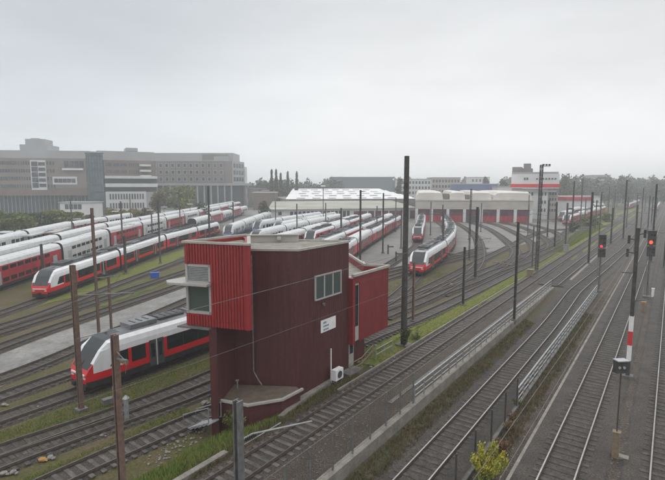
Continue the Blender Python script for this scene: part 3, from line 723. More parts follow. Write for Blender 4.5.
# ------------------------------------------------------------------ trains
HP = [(1.05, .30), (1.36, .34), (1.41, .88), (1.41, 1.45), (1.41, 2.62), (1.38, 3.05), (1.27, 3.45), (1.02, 3.72), (.55, 3.86)]
def full_prof(hp): return [(-x, z) for x, z in hp] [::1] + [(x, z) for x, z in hp[::-1]]
COACH = {}
def coach_mesh(kind, L, cab, far):
    """coach along +Y from 0 to L; cab at y=0 when cab. Returns list of (partname, mesh, parentname)"""
    key = (kind, L, cab, far)
    if key in COACH: return COACH[key]
    dd = kind.startswith('dd')
    hp = HP if not dd else [(1.05, .30), (1.38, .34), (1.40, .8), (1.40, 1.9), (1.40, 3.0), (1.38, 3.6), (1.24, 4.15), (.95, 4.45), (.5, 4.6)]
    if kind == 'coachwhite': hp = [(1.1, .7), (1.38, .74), (1.41, 1.2), (1.41, 1.75), (1.41, 2.75), (1.38, 3.1), (1.2, 3.55), (.9, 3.85), (.45, 4.0)]
    prof = full_prof(hp); n = len(prof)
    # material per band index (profile edge i -> i+1); left side 0..7, roof 8, right mirrored
    mats = ['under', 'cityred', 'trainwhite', 'roofgrey', 'glassdark', 'dirtywhite', 'dullred', 'trainblue', 'traingrey']
    band = {'city': [0, 0, 1, 1, 2, 2, 2, 3], 'redfront': [0, 0, 6, 6, 6, 2, 2, 3], 'ddwhite': [0, 0, 5, 5, 5, 5, 5, 5], 'ddred': [0, 0, 6, 6, 6, 5, 5, 5],
            'coachwhite': [0, 0, 7, 5, 5, 5, 5, 5], 'talent': [0, 0, 6, 6, 5, 5, 5, 5]}[kind]
    roofm = {'city': 3, 'redfront': 3, 'ddwhite': 5, 'ddred': 5, 'coachwhite': 5, 'talent': 5}[kind]
    def bm_(i):
        if i < 8: return band[i]
        if i == 8: return roofm
        return band[16 - i]
    mb = MB()
    st = [(0.0, 9, 1.0, .3), (L, 9, 1, .3)]
    if cab:
        st = [(0.0, 1.35, .80, .55), (.18, 1.75, .88, .42), (.5, 2.15, .94, .34), (1.1, 3.0, .985, .3), (1.75, 3.6, 1, .3), (2.3, 3.8, 1, .3), (3.2, 9, 1, .3), (L, 9, 1, .3)]
        if dd: st = [(0.0, 1.5, .85, .5), (.25, 2.2, .92, .4), (.9, 3.9, .97, .3), (1.4, 4.4, 1, .3), (2.0, 9, 1, .3), (L, 9, 1, .3)]
    rows = []
    for (y, H, ws, zb) in st:
        row = []
        for (x, z) in prof:
            clip = z > H
            row.append((x * ws, y, max(zb, min(z, H)), clip))
        rows.append(row)
    for r in rows: mb.v += [(a, b, c) for a, b, c, _ in r]
    for j in range(len(rows) - 1):
        for i in range(n - 1):
            a = j * n + i
            mi = bm_(i)
            if cab and kind == 'city' and rows[j][0][1] < 3.1 and rows[j][0][1] > .4 and i in (3, 13): mi = 2
            c1, c2, c3, c4 = rows[j][i][3], rows[j][i + 1][3], rows[j + 1][i][3], rows[j + 1][i + 1][3]
            if c1 and c2:
                mi = 4 if (abs(rows[j][i][0]) < 1.12 and abs(rows[j][i + 1][0]) < 1.12) else (1 if rows[j][i][1] < .3 and kind == 'city' else band[5])
                if rows[j][i][1] < .1: mi = band[2]
            mb.f.append((a, a + n, a + n + 1, a + 1)); mb.m.append(mi)
    # ends and underside
    mb.f.append(tuple(range(n))); mb.m.append(band[2] if cab else 0)
    k = (len(rows) - 1) * n; mb.f.append(tuple(range(k + n - 1, k - 1, -1))); mb.m.append(0)
    mb.f.append((0, k, k + n - 1, n - 1)); mb.m.append(0)
    parts = [('coach', mb.mesh('coach', mats), None, None)]
    def side(mb, sx, y0, y1, z0, z1, x=1.41, t=.03, mi=0): mb.box((sx * (x + t / 2 - .01), (y0 + y1) / 2, (z0 + z1) / 2), (t, y1 - y0, z1 - z0), 0, mi)
    zs = (1.5, 2.52)
    wr = [[zs]][0]
    y_start = 3.6 if cab else 1.4
    if dd:
        bands_ = [(1.0, 1.75), (2.75, 3.45)]
    elif kind == 'coachwhite': bands_ = [(1.8, 2.7)]
    else: bands_ = [(1.42, 2.61)]
    dpos = [L * .30, L * .72] if not dd else [2.2 if not cab else 3.4, L - 2.2]
    dw = 1.35
    segs = []; cur = y_start
    for d in dpos:
        if d - dw / 2 - .35 > cur: segs.append((cur, d - dw / 2 - .35))
        cur = d + dw / 2 + .35
    segs.append((cur, L - 1.2))
    if far:
        w_ = MB(); dm = MB()
        for sx in (-1, 1):
            for (z0, z1) in bands_:
                for (a, b) in segs:
                    q = a
                    while q + 1.5 < b: side(w_, sx, q, q + 1.45, z0 + .08, z1 - .06); q += 1.9
            for d in dpos: dm = MB(); side(dm, sx, d - dw / 2, d + dw / 2, .75, 2.75); parts.append(('door', dm.mesh('door', 'glassdark' if not dd else 'traingrey'), 'coach', None))
        parts.append(('window_band', w_.mesh('window_band', 'glassdark'), 'coach', None))
    else:
        for sx in (-1, 1):
            for (z0, z1) in bands_:
                for (a, b) in segs:
                    w_ = MB(); side(w_, sx, a, b, z0, z1); 
                    q = a + 1.6
                    while q < b - .5: side(w_, sx, q, q + .07, z0, z1, 1.42, .03, 1); q += 1.6
                    parts.append(('window', w_.mesh('window', ['glassdark', 'under']), 'coach', None))
            for d in dpos:
                dm = MB(); side(dm, sx, d - dw / 2, d + dw / 2, .5, 2.7); side(dm, sx, d - .05, d + .05, .45, 2.72, 1.425, .03, 1)
                side(dm, sx, d - dw / 2, d - dw / 2 + .05, .5, 2.7, 1.42, .03, 0)
                for e_ in (-.36, .36): side(dm, sx, d + e_ - .17, d + e_ + .17, 1.2, 2.4, 1.425, .02, 2)
                parts.append(('door', dm.mesh('door', ['roofdark', 'dirtywhite', 'glassdark']), 'coach', None))
    if cab and not dd:
        for sx in (-1, 1): w_ = MB(); w_.face([(sx * 1.425, 1.75, 1.62), (sx * 1.425, 3.3, 1.62), (sx * 1.425, 3.3, 2.6), (sx * 1.425, 2.35, 2.6)][::(-1 if sx < 0 else 1)]); parts.append(('cab_window', w_.mesh('cab_window', 'glassdark'), 'coach', None))
        for sx in (-1, 1):
            h_ = MB().box((sx * .86, .06, 1.12), (.36, .14, .16)); parts.append(('headlight', h_.mesh('headlight', 'lamp_glass'), 'coach', None))
        w_ = MB().box((0, .05, 1.36), (1.9, .22, .12)); parts.append(('front_stripe', w_.mesh('front_stripe', 'trainwhite'), 'coach', None))
        w_ = MB().box((0, -.15, .72), (.35, .6, .3)); w_.box((0, .3, .45), (2.1, .7, .5)); parts.append(('coupler', w_.mesh('coupler', 'under'), 'coach', None))
    if cab and not far:
        # windscreen wipers and red brow
        w_ = MB().box((0, .36, 1.98), (.04, .5, .03), 0, 0, .9); parts.append(('wiper', w_.mesh('wiper', 'under'), 'coach', None))
    # bogies
    for yb in ((2.9 if cab else 2.2), L - 2.2):
        b_ = MB(); b_.box((0, yb, .46), (2.3, 2.9, .36))
        for dy in (-1.1, 1.1):
            for sx in (-.75, .75): b_.tube([(sx - .07, yb + dy, .46), (sx + .07, yb + dy, .46)], .44, 12)
        parts.append(('bogie', b_.mesh('bogie', 'under'), 'coach', None))
    # roof gear
    if kind in ('city', 'redfront'):
        rg = MB(); rr = random.Random(int(L * 10) + cab)
        y = 4.0 if cab else 1.5
        while y < L - 2:
            l = rr.uniform(1.4, 3.0); h = rr.uniform(.22, .42)
            rg.box((0, y + l / 2, 3.86 + h / 2), (rr.uniform(1.1, 1.7), l, h), 0, rr.choice([0, 1, 1])); 
            for q in (.25, .5, .75): rg.box((0, y + l * q, 3.875 + h), (.9, .12, .06), 0, 1)
            y += l + rr.uniform(.15, .5)
        parts.append(('roof_equipment', rg.mesh('roof_equipment', ['roofgrey', 'roofdark']), 'coach', None))
        pg = MB(); y0 = L * .62
        if cab:
            for sx in (-.5, .5):
                pg.tube([(sx * .5, y0, 4.2), (sx * .8, y0 + 1.3, 4.5), (sx, y0 + .2, 4.75)], .03, 5)
            pg.box((0, y0 + .2, 4.78), (1.7, .25, .05)); 
            parts.append(('pantograph', pg.mesh('pantograph', 'steel'), 'coach', None))
    if not dd and kind != 'coachwhite':
        gw = MB(); gw.box((0, L + .28, 2.0), (2.3, .62, 2.9)); parts.append(('gangway', gw.mesh('gangway', 'under'), 'coach', None))
    COACH[key] = parts
    return parts
def place_train(path, kinds, label, group=None, L=18.0, far=True, cabs=(True, False), gap=.55, name='passenger_train', start=0.0):
    ps = resample(path, 1.0)
    cum = [0]
    for i in range(1, len(ps)): cum.append(cum[-1] + (ps[i] - ps[i - 1]).length)
    def at(d):
        if d <= 0: return ps[0] + (ps[1] - ps[0]).normalized() * d
        for i in range(len(ps) - 1):
            if cum[i + 1] >= d: return ps[i].lerp(ps[i + 1], (d - cum[i]) / (cum[i + 1] - cum[i]))
        return ps[-1] + (ps[-1] - ps[-2]).normalized() * (d - cum[-1])
    p0 = at(start); z0 = gz(p0.x, p0.y)
    root = bpy.data.objects.new(name, None); C.objects.link(root); root.location = (p0.x, p0.y, z0); tag(root, label, 'train', group)
    d = start
    for i, k in enumerate(kinds):
        cab = 1 if (i == 0 and cabs[0]) else 0
        flip = (i == len(kinds) - 1 and cabs[1])
        if flip: cab = 1
        a, b = at(d), at(d + L); v = (b - a)
        if flip: a, v = b, -v
        parts = coach_mesh(k, L, cab, far)
        c = (a); zc = gz(*((a + v * .2))) + .30; ze = gz(*((a + v * .8))) + .30
        base = bpy.data.objects.new('coach', parts[0][1]); C.objects.link(base); base.parent = root
        base.location = (a.x - p0.x, a.y - p0.y, lerp(zc, ze, -.33) - z0); base.rotation_euler = (math.atan2((ze - zc) / .6, L), 0, math.atan2(-v.x, v.y))
        for (pn, me, _, _) in parts[1:]:
            if pn == 'gangway' and i >= len(kinds) - 1: continue
            o = bpy.data.objects.new(pn, me); C.objects.link(o); o.parent = base
        d += L + gap
    return root
# nearest train
place_train([XY(TRU + 0, 17.0), XY(TRU, 80)], ['city', 'city'], 'nearest red and white commuter train beside the maroon signal tower', L=19.5, far=False, cabs=(True, False), start=0)
# long train behind the service road
place_train([(-40.2, 64), (-36.1, 123), (-32.9, 168)], ['city'] * 4, 'long red and white train on the siding behind the service road', L=19, far=False, cabs=(True, True))
# double-deck rows
GD = 'double deck trains in the left yard'
place_train([(-49.8, 46), (-53.2, 135), (-56, 230)], ['ddwhite', 'ddred', 'ddwhite', 'ddred', 'ddwhite', 'ddred', 'ddwhite', 'ddred', 'ddwhite', 'ddred', 'ddwhite', 'ddred'], 'front row of red and pale grey double deck coaches, mostly behind the long train', GD, L=20, cabs=(False, True), gap=.8)
place_train([(-57.6, 55), (-60, 135), (-62.4, 240)], ['ddred', 'ddwhite', 'ddwhite', 'ddred', 'ddwhite', 'ddred', 'ddred', 'ddwhite', 'ddred', 'ddwhite', 'ddred'], 'second row of double deck coaches seen mainly as a pale roof line', GD, L=22, cabs=(False, True), gap=.8)
place_train([(-73, 92), (-76.5, 140), (-80, 250)], ['coachwhite', 'coachwhite', 'talent', 'coachwhite', 'talent'], 'rear row of pale coaches nearest the green bushes at left', 'coach rows by the bushes', L=22, cabs=(False, False), gap=.8)
place_train([(-27.6, 124), (-27.0, 160), (-26, 200)], ['coachwhite', 'coachwhite', 'coachwhite', 'coachwhite'], 'pale coaches right behind the roof rim of the red bay', L=17, cabs=(True, False))
place_train([(-44.5, 150), (-45, 200), (-45.5, 250)], ['coachwhite', 'ddred', 'coachwhite', 'ddred', 'coachwhite'], 'short row of coaches beyond the end of the long train', L=19, cabs=(False, False))
# middle rows by the hall
def gpath(*px): return [G(*p) for p in px]
GM = 'trains parked in front of the long hall'
place_train([(-22.6, 139), (-14, 166), (-4, 192)], ['coachwhite', 'coachwhite', 'coachwhite'], 'leftmost pale train with white roof in front of the old hall', GM, L=17, cabs=(True, False))
place_train([(-16.0, 134), (-8, 160), (2, 192)], ['coachwhite', 'coachwhite', 'coachwhite'], 'pale train with blue flank beside the leftmost pale train', GM, L=18, cabs=(True, False))
place_train([(-18.2, 108), (-10, 138), (0, 170), (4, 188)], ['coachwhite', 'coachwhite', 'coachwhite', 'talent'], 'grey roofed train third from the left before the hall', GM, L=18, cabs=(True, False))
place_train([(-13.0, 98), (-3, 133), (11, 182)], ['talent', 'coachwhite', 'redfront', 'talent'], 'white train with red middle coach right of the lamp mast', GM, L=19, cabs=(True, False))
place_train([(-5.5, 110), (4, 145), (17, 194)], ['redfront', 'talent', 'redfront', 'talent'], 'red and white train behind the mast nearest the tower roof', GM, L=18, cabs=(True, False))
place_train([(-3.2, 92), (7.5, 130), (22, 182)], ['city', 'redfront', 'city', 'redfront', 'talent'], 'red striped train second from the right of the parked row', GM, L=18, cabs=(True, False))
place_train([(-.5, 78), (6.6, 108), (17, 146), (25.5, 178)], ['city', 'talent', 'city', 'redfront', 'city'], 'rightmost train of the parked row bordering the grey apron', GM, L=18.5, cabs=(True, False))
place_train(T8, ['redfront', 'redfront', 'redfront'], 'red nosed train entering the leftmost depot door', 'trains at the depot doors', L=19, cabs=(True, False), start=12.5)
place_train(T9, ['city', 'city', 'city', 'city', 'city'], 'long curved red and white train leading to the second depot door', 'trains at the depot doors', L=19, cabs=(True, True), far=False, start=20)
# far trains along the main line
GF = 'trains on the far right sidings'
place_train([XY(-31, 190), XY(-29, 330)], ['redfront', 'talent', 'redfront', 'talent', 'redfront'], 'red and white train beyond the green verge, nearest of the far ones', GF, L=19)
place_train([XY(-36.5, 212), XY(-34, 360)], ['talent', 'ddred', 'talent', 'talent', 'ddred', 'talent'], 'pale train row behind the nearest far train', GF, L=19)
place_train([XY(-22.5, 345), XY(-21, 480)], ['redfront', 'redfront', 'talent', 'redfront', 'talent'], 'distant train with red and white nose beyond the green verge', GF, L=19)
place_train([XY(-7.9, 330), XY(-7.9, 450)], ['city', 'city', 'city'], 'small hazy train at the right edge on the main line', GF, L=19)

# ------------------------------------------------------------------ masts, signals
def mast(name, label, cat, base, ztop, w, matn, kind='tube', arm=None, group=None, z0=None, head=None):
    if base[1] > 34 and kind != 'tube': w *= .78
    x, y = base; z0 = gz(x, y) if z0 is None else z0
    T = Thing(name, label, cat, (x, y, z0), group)
    if arm is None and kind == 'H' and ztop - z0 > 7 and 34 < y < 260: arm = [((-54 if US(x, y)[0] > -24 else 82), 2.4, z0 + 6.2, .7)]
    mb = MB()
    if kind == 'tube': mb.tube([(x, y, z0 - .3), (x, y, ztop)], [w / 2 * 1.1, w / 2 * .85], 10)
    elif kind == 'H':
        r = -AZ
        ex = Vector((math.cos(r), math.sin(r))); 
        for sg in (-1, 1): mb.box((x + ex.x * sg * w * .4, y + ex.y * sg * w * .4, (z0 - .3 + ztop) / 2), (w * .2, w, ztop - z0 + .3), r)
        mb.box((x, y, (z0 - .3 + ztop) / 2), (w * .62, w * .15, ztop - z0 + .3), r)
    elif kind == 'lattice':
        for sx in (-1, 1):
            for sy in (-1, 1): mb.box((x + sx * w * .42, y + sy * w * .42, (z0 - .3 + ztop) / 2), (w * .2, w * .2, ztop - z0 + .3))
        n = int((ztop - z0) / (w * 1.5)); h = (ztop - z0) / n
        for i in range(n):
            za = z0 + i * h; zb = za + h
            for sy in (-1, 1):
                a, b = (-1, 1) if i % 2 else (1, -1)
                mb.tube([(x + a * w * .42, y + sy * w * .42, za), (x + b * w * .42, y + sy * w * .42, zb)], w * .07, 4)
                mb.tube([(x + sy * w * .42, y + a * w * .42, za), (x + sy * w * .42, y + b * w * .42, zb)], w * .07, 4)
        mb.box((x, y, ztop), (w, w, w * .15))
    T.part('post', mb, matn)
    mb = MB().box((x, y, z0 + .08), (w * 2.2, w * 2.2, .3), -AZ); T.part('footing', mb, 'conc_dark')
    if arm:
        for (az, ln, h, up) in arm:
            dx, dy = math.sin(R(az)), math.cos(R(az))
            ab = MB().tube([(x, y, h), (x + dx * ln, y + dy * ln, h + up * .3)], .05, 6)
            ab.tube([(x, y, h + up), (x + dx * ln * .75, y + dy * ln * .75, h + up * .25)], .022, 5)
            ab.tube([(x + dx * ln, y + dy * ln, h + up * .3), (x + dx * ln * .8, y + dy * ln * .8, h - .5)], .02, 5)
            a = T.part('bracket_arm', ab, 'steel')
            ib = MB()
            for k in range(4): ib.tube([(x + dx * (.45 + k * .12), y + dy * (.45 + k * .12), h), (x + dx * (.5 + k * .12), y + dy * (.5 + k * .12), h)], .09, 8)
            T.part('insulator', ib, 'boxbrown', a)
    if head == 'lamp':
        hb = MB().tube([(x, y, ztop), (x, y, ztop + .25)], [.25, .9], 12); hb.tube([(x, y, ztop + .25), (x, y, ztop + .5)], [.9, .7], 12); T.part('lamp_head', hb, 'white')
    if head == 'flood':
        hb = MB()
        for k in range(3): hb.box((x + .3 + k * .5, y, ztop - .0), (.26, .3, .32)); 
        hb.box((x + .7, y, ztop - .25), (1.5, .06, .06)); T.part('lamp_head', hb, 'mastdark')
    if head == 'top':
        hb = MB().box((x + .25, y, ztop - .25), (.9, .12, .12)); T.part('crossbar', hb, matn)
    return T
def mpx(name, label, cat, bx, by, tx_y, w, matn, **k):
    b = G(bx, by); D = b[1]; return mast(name, label, cat, b, HZ(tx_y, D), w, matn, **k)
CM = 'catenary mast'; GMast = 'catenary masts'
mast('catenary_mast', 'brown mast cut by the bottom edge, left of the grey twin-beam mast', CM, (-9.6, 20.3), 8.0, .26, 'mastbrown', kind='H', group=GMast, arm=[(125, .9, 6.9, .4)])
mpx('catenary_mast', 'brown mast standing in front of the nearest train nose', CM, 81.5, 411, 265, .30, 'mastbrown', kind='H', group=GMast, arm=[(82, 3.9, 7.05, .35)])
mpx('catenary_mast', 'tall brown mast rising in front of the teal glass tower', CM, 99, 336, 208, .30, 'mastbrown', group=GMast, kind='H')
mpx('catenary_mast', 'short thin brown mast above the roof of the nearest train', CM, 111.5, 331, 276, .26, 'mastbrown', group=GMast, kind='H')
mpx('catenary_mast', 'dark mast in front of the long train, between second and third coach', CM, 126, 274, 236, .42, 'mastdark', group=GMast, kind='H')
mast('catenary_mast', 'mast between the double deck coaches behind the long train nose', CM, (-47.6, 77), HZ(244, 77), .40, 'mastdark', group=GMast, kind='H')
mast('catenary_mast', 'thin mast behind the long train right of the brown masts', CM, (-45, 118), HZ(213, 118), .30, 'mastgrey', group=GMast, kind='H')
mast('catenary_mast', 'grey mast before the yellow trees, left yard', CM, (-62, 150), HZ(205, 150), .25, 'mastgrey', group=GMast, kind='H')
mast('catenary_mast', 'dark mast rising behind the left corner of the red bay', CM, (-31.5, 121), HZ(186, 121), .42, 'mastdark', group=GMast, kind='H')
mast('catenary_mast', 'dark mast behind the pale roof rim of the red bay', CM, (-32, 153), HZ(202, 153), .40, 'mastdark', group=GMast, kind='H')
mast('lamp_mast', 'slim lamp mast with round white head in front of the old hall', 'lamp mast', (-3.1, 160), HZ(187, 160), .32, 'mastgrey', group='lamp masts', head='lamp')
mast('catenary_mast', 'short dark mast right of the round lamp mast', CM, (2.2, 120), HZ(208, 120), .42, 'mastdark', group=GMast, kind='H')
mast('catenary_mast', 'dark mast with small top bracket above the parked trains', CM, (5.3, 90), HZ(190, 90), .34, 'mastdark', group=GMast, kind='H', head='top')
mast('catenary_mast', 'dark mast midway between bracket mast and the tall round mast', CM, (10.9, 102), HZ(193, 102), .32, 'mastdark', group=GMast, kind='H')
mpx('tall_mast', 'very tall dark round mast wrapped in creeper right of the tower annex', 'mast', 403.6, 346, 156, .52, 'mastdark')
mpx('catenary_mast', 'weathered brown mast directly right of the very tall dark mast', CM, 413, 322, 262, .28, 'mastbrown', group=GMast, kind='H')
mpx('catenary_mast', 'thin mast right of the curved train near the depot', CM, 442.5, 261, 214, .30, 'mastgrey', group=GMast, kind='H')
mpx('catenary_mast', 'mast on a slab in the green verge left of centre right', CM, 463, 306, 247, .30, 'mastdark', group=GMast, kind='H')
mpx('catenary_mast', 'slim mast of the close pair before the middle depot door', CM, 469, 260, 189, .34, 'mastdark', group=GMast, kind='lattice')
mpx('catenary_mast', 'thicker mast of the close pair before the middle depot door', CM, 475.2, 279, 207, .44, 'mastdark', group=GMast, kind='H')
mpx('catenary_mast', 'dark mast standing on the wall beside the long pale railing', CM, 514, 323, 222, .30, 'mastdark', group=GMast, kind='H', z0=.2, arm=[(-54, 2.5, 6.2, .6)])
mpx('catenary_mast', 'thin grey mast just left of the tall floodlight mast', CM, 532, 268, 226, .24, 'mastgrey', group=GMast, kind='H')
mpx('floodlight_mast', 'tall lattice mast with lamp bracket left of the white and red block', 'lamp mast', 536.5, 271, 165, .55, 'mastdark', kind='lattice', head='flood', group='lamp masts')
mpx('catenary_mast', 'dark mast in front of the white and red office block', CM, 554.5, 248, 202, .46, 'mastdark', group=GMast, kind='H')
mpx('catenary_mast', 'dark mast beside the red far coaches, left one', CM, 571.5, 233, 181, .50, 'mastdark', group=GMast, kind='H')
mpx('catenary_mast', 'mast beside the red far coaches, right one', CM, 580, 228, 179, .44, 'mastgrey', group=GMast, kind='H')
mpx('catenary_mast', 'mast left of the leftmost signal at the near edge of the green verge', CM, 588.3, 264, 192, .44, 'mastdark', group=GMast, kind='H')
mpx('catenary_mast', 'hazy mast on the verge above the leftmost signal', CM, 599, 238, 192, .38, 'mastgrey', group=GMast, kind='H')
mpx('catenary_mast', 'thin hazy mast left of the distant white nosed train', CM, 607.5, 221, 186, .40, 'mastgrey', group=GMast, kind='H')
mpx('catenary_mast', 'dark mast in front of the distant white nosed train', CM, 623, 239, 180, .52, 'mastdark', group=GMast, kind='H')
mpx('catenary_mast', 'thin mast right of the distant white nosed train', CM, 640.5, 232, 188, .38, 'mastgrey', group=GMast, kind='H')
mpx('catenary_mast', 'tall mast directly behind the brighter red signal', CM, 651, 262, 184, .40, 'mastdark', group=GMast, kind='H')
mpx('catenary_mast', 'mast at the right edge of the photo', CM, 663.5, 268, 195, .30, 'mastdark', group=GMast, kind='H')
rf_ = random.Random(31)
for u_, s0_, dp_, ln_ in ((-19.6, 128, 52, 'along the green verge edge'), (-12.3, 142, 55, 'beyond the long pale railing'), (-5.7, 118, 50, 'behind the dim red signal'), (2.6, 100, 48, 'behind the bright red signal'), (-28.5, 150, 60, 'left of the far green verge'), (6.5, 150, 55, 'at the far right edge of the lines')):
    for k in range(4):
        b = XY(u_ + rf_.uniform(-.4, .4), s0_ + k * dp_ + rf_.uniform(-6, 6))
        mast('catenary_mast', ['nearest', 'second', 'third', 'farthest'][k] + ' hazy mast of the row ' + ln_, CM, b, rf_.uniform(9, 13), .46, rf_.choice(['mastgrey', 'mastdark']), kind='H', group='far masts along the main line', arm=[(-54, 3.2, 6.2, .8)])
for (x_, y_, l_) in ((-33, 90, 'slim mast between the long train and the sidings'), (-44.5, 100, 'slim mast between long train and double deck rows, nearer one'), (-45, 140, 'slim mast between long train and double deck rows, farther one'), (-66, 120, 'slim mast behind the rear double deck row, nearer one'), (-68, 160, 'slim mast behind the rear double deck row, farther one'), (-9, 120, 'slim mast between pale trains near the bay roof'), (16, 110, 'slim mast on the apron by the curved train'), (26, 112, 'slim mast right beside the middle of the curved train'), (29, 140, 'slim mast between the red nosed train and the curved train'), (37, 128, 'slim mast just right of the curved train middle'), (47, 150, 'slim mast in front of the third depot door'), (57, 138, 'slim mast in front of the fifth depot door'), (66, 160, 'slim mast in front of the rightmost depot door'), (12, 128, 'slim mast on the apron right of the parked rows'), (20, 150, 'slim mast by the far end of the parked rows'), (-18, 150, 'slim mast beside the leftmost pale train'), (-2, 140, 'slim mast amid the pale trains before the hall')):
    mast('catenary_mast', l_, CM, (x_, y_), rf_.uniform(9, 12), .30, 'mastgrey', kind='H', group='slim masts before the halls', arm=[(80, 2.6, 6.3, .7)])
# twin-beam mast near
mast('catenary_mast', 'grey twin-beam mast at the bottom edge beside the mesh fence', CM, XY(-13.6, 12.55), 6.0, .30, 'steel', kind='H', z0=.0, group=GMast)
pz = XY(-13.6, 12.55)
T = Thing('cantilever_arm', 'pale cantilever arm reaching from the twin-beam mast over the tower track', 'cantilever', (pz[0], pz[1], 4.6))
e1 = G(312, 421, 5.0)
T.part('arm_tube', MB().tube([(pz[0], pz[1], 4.25), (pz[0] + .5, pz[1] + .35, 4.4), (e1[0], e1[1], 5.0)], [.05, .04, .03], 6), 'galv')
T.part('brace', MB().tube([(pz[0], pz[1], 4.0), (pz[0] + 1.6, pz[1] + 1.0, 4.55)], .02, 5), 'galv')
ib = MB()
for k in range(6): ib.tube([(pz[0] + .25 + k * .07, pz[1] + .12 + k * .045, 4.28 + k * .016), (pz[0] + .28 + k * .07, pz[1] + .14 + k * .045, 4.285 + k * .016)], .08, 8)
T.part('insulator', ib, 'under')

# red-white mast
b = G(627.3, 378); D = b[1]
T = Thing('banded_mast', 'dark mast with red and white bands between the two right tracks', 'mast', (b[0], b[1], 0))
T.part('post', MB().box((b[0], b[1], HZ(228, D) / 2), (.26, .26, HZ(228, D)), -AZ), 'mastdark')
T.part('footing', MB().box((b[0], b[1], .1), (.7, .7, .3), -AZ), 'conc_dark')
zb_ = [HZ(v, D) for v in (360, 345, 331, 316)]
for i, k in enumerate(('white', 'red_sig', 'white')):
    T.part('band', MB().box((b[0], b[1], (zb_[i] + zb_[i + 1]) / 2), (.30, .30, zb_[i + 1] - zb_[i]), -AZ), k, label=('red painted band' if i == 1 else 'white painted band'))
zt_ = HZ(232, D)
for k, (dx_, dz_) in enumerate(((-.55, -.6), (.6, -.2), (-.6, -1.6))):
    a = MB().tube([(b[0], b[1], zt_ + dz_), (b[0] + dx_, b[1] + .1, zt_ + dz_ + .1)], .04, 6); a.tube([(b[0] + dx_, b[1] + .1, zt_ + dz_ - .25), (b[0] + dx_, b[1] + .1, zt_ + dz_ + .35)], .09, 8)
    T.part('insulator', a, 'mastdark')
T.part('bracket_arm', MB().tube([(b[0], b[1], HZ(273, D)), (b[0] - 1.15, b[1] - .3, HZ(273, D) + .1)], .03, 6), 'mastdark')
T.part('bracket_arm', MB().tube([(b[0], b[1], HZ(301, D)), (b[0] + 1.0, b[1] + .2, HZ(301, D))], .03, 6), 'mastdark')

def signal(bx, by, hx0, hx1, hy0, hy1, lx, ly, label, lm, extra=None):
    b = G(bx, by); D = b[1]
    T = Thing('railway_signal', label, 'railway signal', (b[0], b[1], 0), 'red railway signals')
    z0, z1 = HZ(hy1, D), HZ(hy0, D); zm = lerp(z0, z1, .42)
    k = D / FPX * 1.02; wd = (hx1 - hx0) * k; xc = b[0]
    T.part('post', MB().tube([(b[0], b[1], 0), (b[0], b[1], z1)], .09, 8), 'mastgrey')
    T.part('footing', MB().box((b[0], b[1], .1), (.8, .8, .4), -AZ), 'conc_dark')
    up = MB().box((xc, b[1] - .22, (zm + .05 + z1) / 2), (wd * .9, .2, z1 - zm - .05)); up.box((xc, b[1] - .25, z1 + .04), (wd, .45, .05))
    hd = T.part('main_board', up, 'mastdark')
    lo = MB().box((xc, b[1] - .22, (z0 + zm - .05) / 2), (wd * .9, .2, zm - z0 - .05)); T.part('distant_board', lo, 'mastdark', label='lower dark board with unlit lamps')
    zl_ = HZ(ly, D); xl = xc - .15 * wd
    T.part('red_lamp', MB().tube([(xl, b[1] - .33, zl_), (xl, b[1] - .38, zl_)], .20 if lm == 'redlight' else .17, 12), lm, hd)
    hb = MB()
    for (ox, oz) in ((.22, .55), (-.2, .6), (.2, -.1)):
        hb.tube([(xc + ox * wd, b[1] - .33, lerp(zm, z1, .45) + oz), (xc + ox * wd, b[1] - .5, lerp(zm, z1, .45) + oz)], .12, 10)
        hb.tube([(xc + ox * wd, b[1] - .33, lerp(z0, zm, .45) + oz * .6), (xc + ox * wd, b[1] - .5, lerp(z0, zm, .45) + oz * .6)], .11, 10)
    T.part('lamp_hoods', hb, 'under', hd)
    T.part('ladder', MB().box((b[0] - .22, b[1] + .1, z0 / 2), (.03, .03, z0)).box((b[0] + .22, b[1] + .1, z0 / 2), (.03, .03, z0)), 'mastgrey')
signal(598.2, 292, 596.7, 604.5, 235, 257, 599, 246, 'leftmost signal with dim red light at the end of the second railing', 'redlight_dim')
signal(646.3, 298, 644.7, 653.2, 231, 256, 647.6, 242, 'right-hand signal with bright red light near the photo edge', 'redlight')
b = G(643, 312); T = Thing('junction_box', 'rusty orange topped post box beside the bright red signal', 'junction box', (b[0], b[1], 0))
T.part('post', MB().box((b[0], b[1], .5), (.3, .3, 1.0), -AZ), 'boxbrown'); T.part('lid', MB().box((b[0], b[1], 1.1), (.5, .4, .25), -AZ), 'orange')
b = G(652.5, 297); mb = MB().box((b[0], b[1], .55), (.3, .3, 1.1), -AZ); mb.box((b[0], b[1], 1.14), (.36, .36, .07), -AZ); single('marker_post', mb, 'white', 'short white marker post at the foot of the bright red signal', 'marker post', (b[0], b[1], 0))
